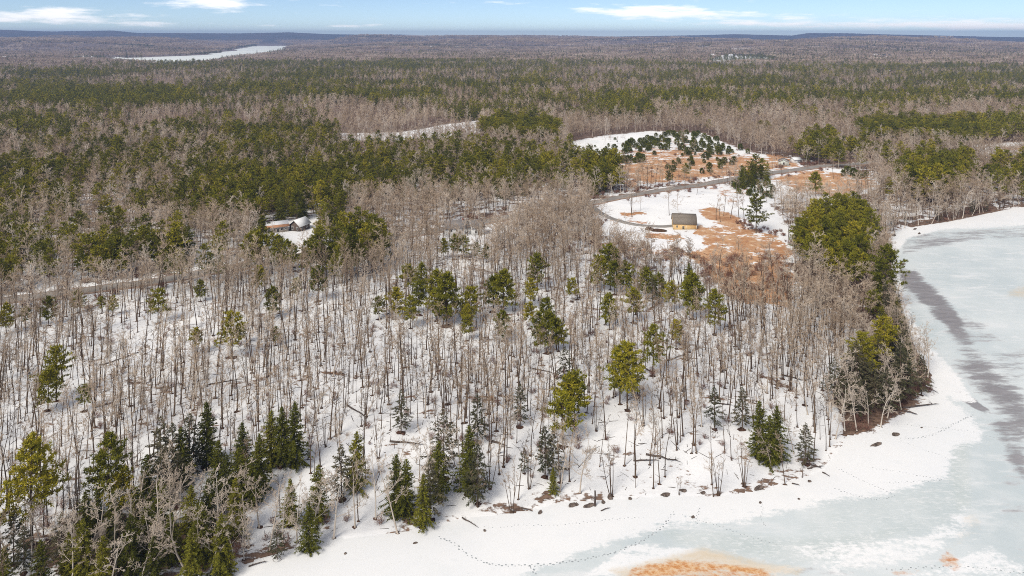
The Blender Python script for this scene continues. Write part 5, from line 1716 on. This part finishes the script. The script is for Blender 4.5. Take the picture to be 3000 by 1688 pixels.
# leaf litter in the melt rings round the near trunks
A = []
for kd in ('pole', 'thin', 'pale', 'clump', 'oak', 'hemlock', 'spruce', 'pine', 'young'):
    a = spots[kd]; a = a[np.hypot(a[:, 0], a[:, 1]) < 330]
    big = 1.0 if kd in ('pale', 'oak', 'clump', 'pole') else (.55 if kd == 'thin' else 2.1)
    A.append(np.column_stack([a[:, :3], big * a[:, 4] * RNG.uniform(.28, .62, len(a))]))
A = np.concatenate(A); k = 8
ang = np.arange(k) * 6.283 / k
rr = A[:, 3:4] * RNG.uniform(.6, 1.3, (len(A), k))
X = A[:, 0:1] + rr * np.cos(ang) * 1.2; Y = A[:, 1:2] + rr * np.sin(ang)
Zz = np.maximum(height(X.ravel(), Y.ravel()), 0).reshape(X.shape) + .03
ring = np.stack([X, Y, Zz], 2)
Vv = np.concatenate([ring, (A[:, :3] + np.array([0, 0, .06]))[:, None, :]], 1).reshape(-1, 3)
b0 = (np.arange(len(A)) * (k + 1))[:, None]
q = np.arange(k)[None, :]
Ff = np.stack([b0 + q, b0 + (q + 1) % k, b0 + k + 0 * q], 2).reshape(-1, 3)
tag(link('leaf_litter', mk_mesh('leaf_litter', Vv, Ff, (M['litter'],))), 'brown leaf litter in the melted rings round the tree trunks', 'leaf litter', None, 'stuff')

# dead twigs and sticks lying on the snow of the stand
n = 5200
X = RNG.uniform(-190, 190, n); Y = RNG.uniform(128, 330, n)
k = shore_sd(X, Y) > .3; X, Y = X[k], Y[k]; n = len(X)
a = RNG.uniform(0, 3.14, n); l = RNG.uniform(.25, 1.3, n) * RNG.choice([1, 1, 1, 1.9], n); w = RNG.uniform(.03, .085, n)
dx, dy = np.cos(a) * l, np.sin(a) * l; nx, ny = -np.sin(a) * w, np.cos(a) * w
Vv = []
for (fx, fy) in ((-1, -1), (1, -.5), (1, .5), (-1, 1)):
    x_, y_ = X + dx * fx + nx * fy, Y + dy * fx + ny * fy
    Vv.append(np.stack([x_, y_, np.maximum(height(x_, y_), 0) + .05], 1))
top = np.stack([X, Y, np.maximum(height(X, Y), 0) + .05 + w * 1.2], 1)
Vv = np.stack(Vv + [top], 1).reshape(-1, 3)
b0 = np.arange(n) * 5
Ff = np.concatenate([np.stack([b0 + i_, b0 + (i_ + 1) % 4, b0 + 4], 1) for i_ in range(4)])
tag(link('dead_sticks', mk_mesh('dead_sticks', Vv, Ff, (M['log'],))), 'dead sticks and twigs littering the snow between the trunks', 'sticks', None, 'stuff')

# ------------------------------------------------------------------ air between here and the hills
HAZE = 9.5e-5
m = MB(); m.box(-15500, 15500, -15500, 15500, -3.2, 194.0)
hm = bpy.data.materials.new('haze'); hm.use_nodes = True
t = hm.node_tree; t.nodes.clear()
pv = N(t, 'ShaderNodeVolumePrincipled')
pv.inputs['Color'].default_value = (.40, .56, .95, 1)
pv.inputs['Density'].default_value = HAZE
pv.inputs['Anisotropy'].default_value = 0.0
out = N(t, 'ShaderNodeOutputMaterial')
t.links.new(pv.outputs[0], out.inputs['Volume'])
tag(link('haze', m.mesh('haze', hm)), 'thin blue haze over the distant hills', 'haze', None, 'stuff')
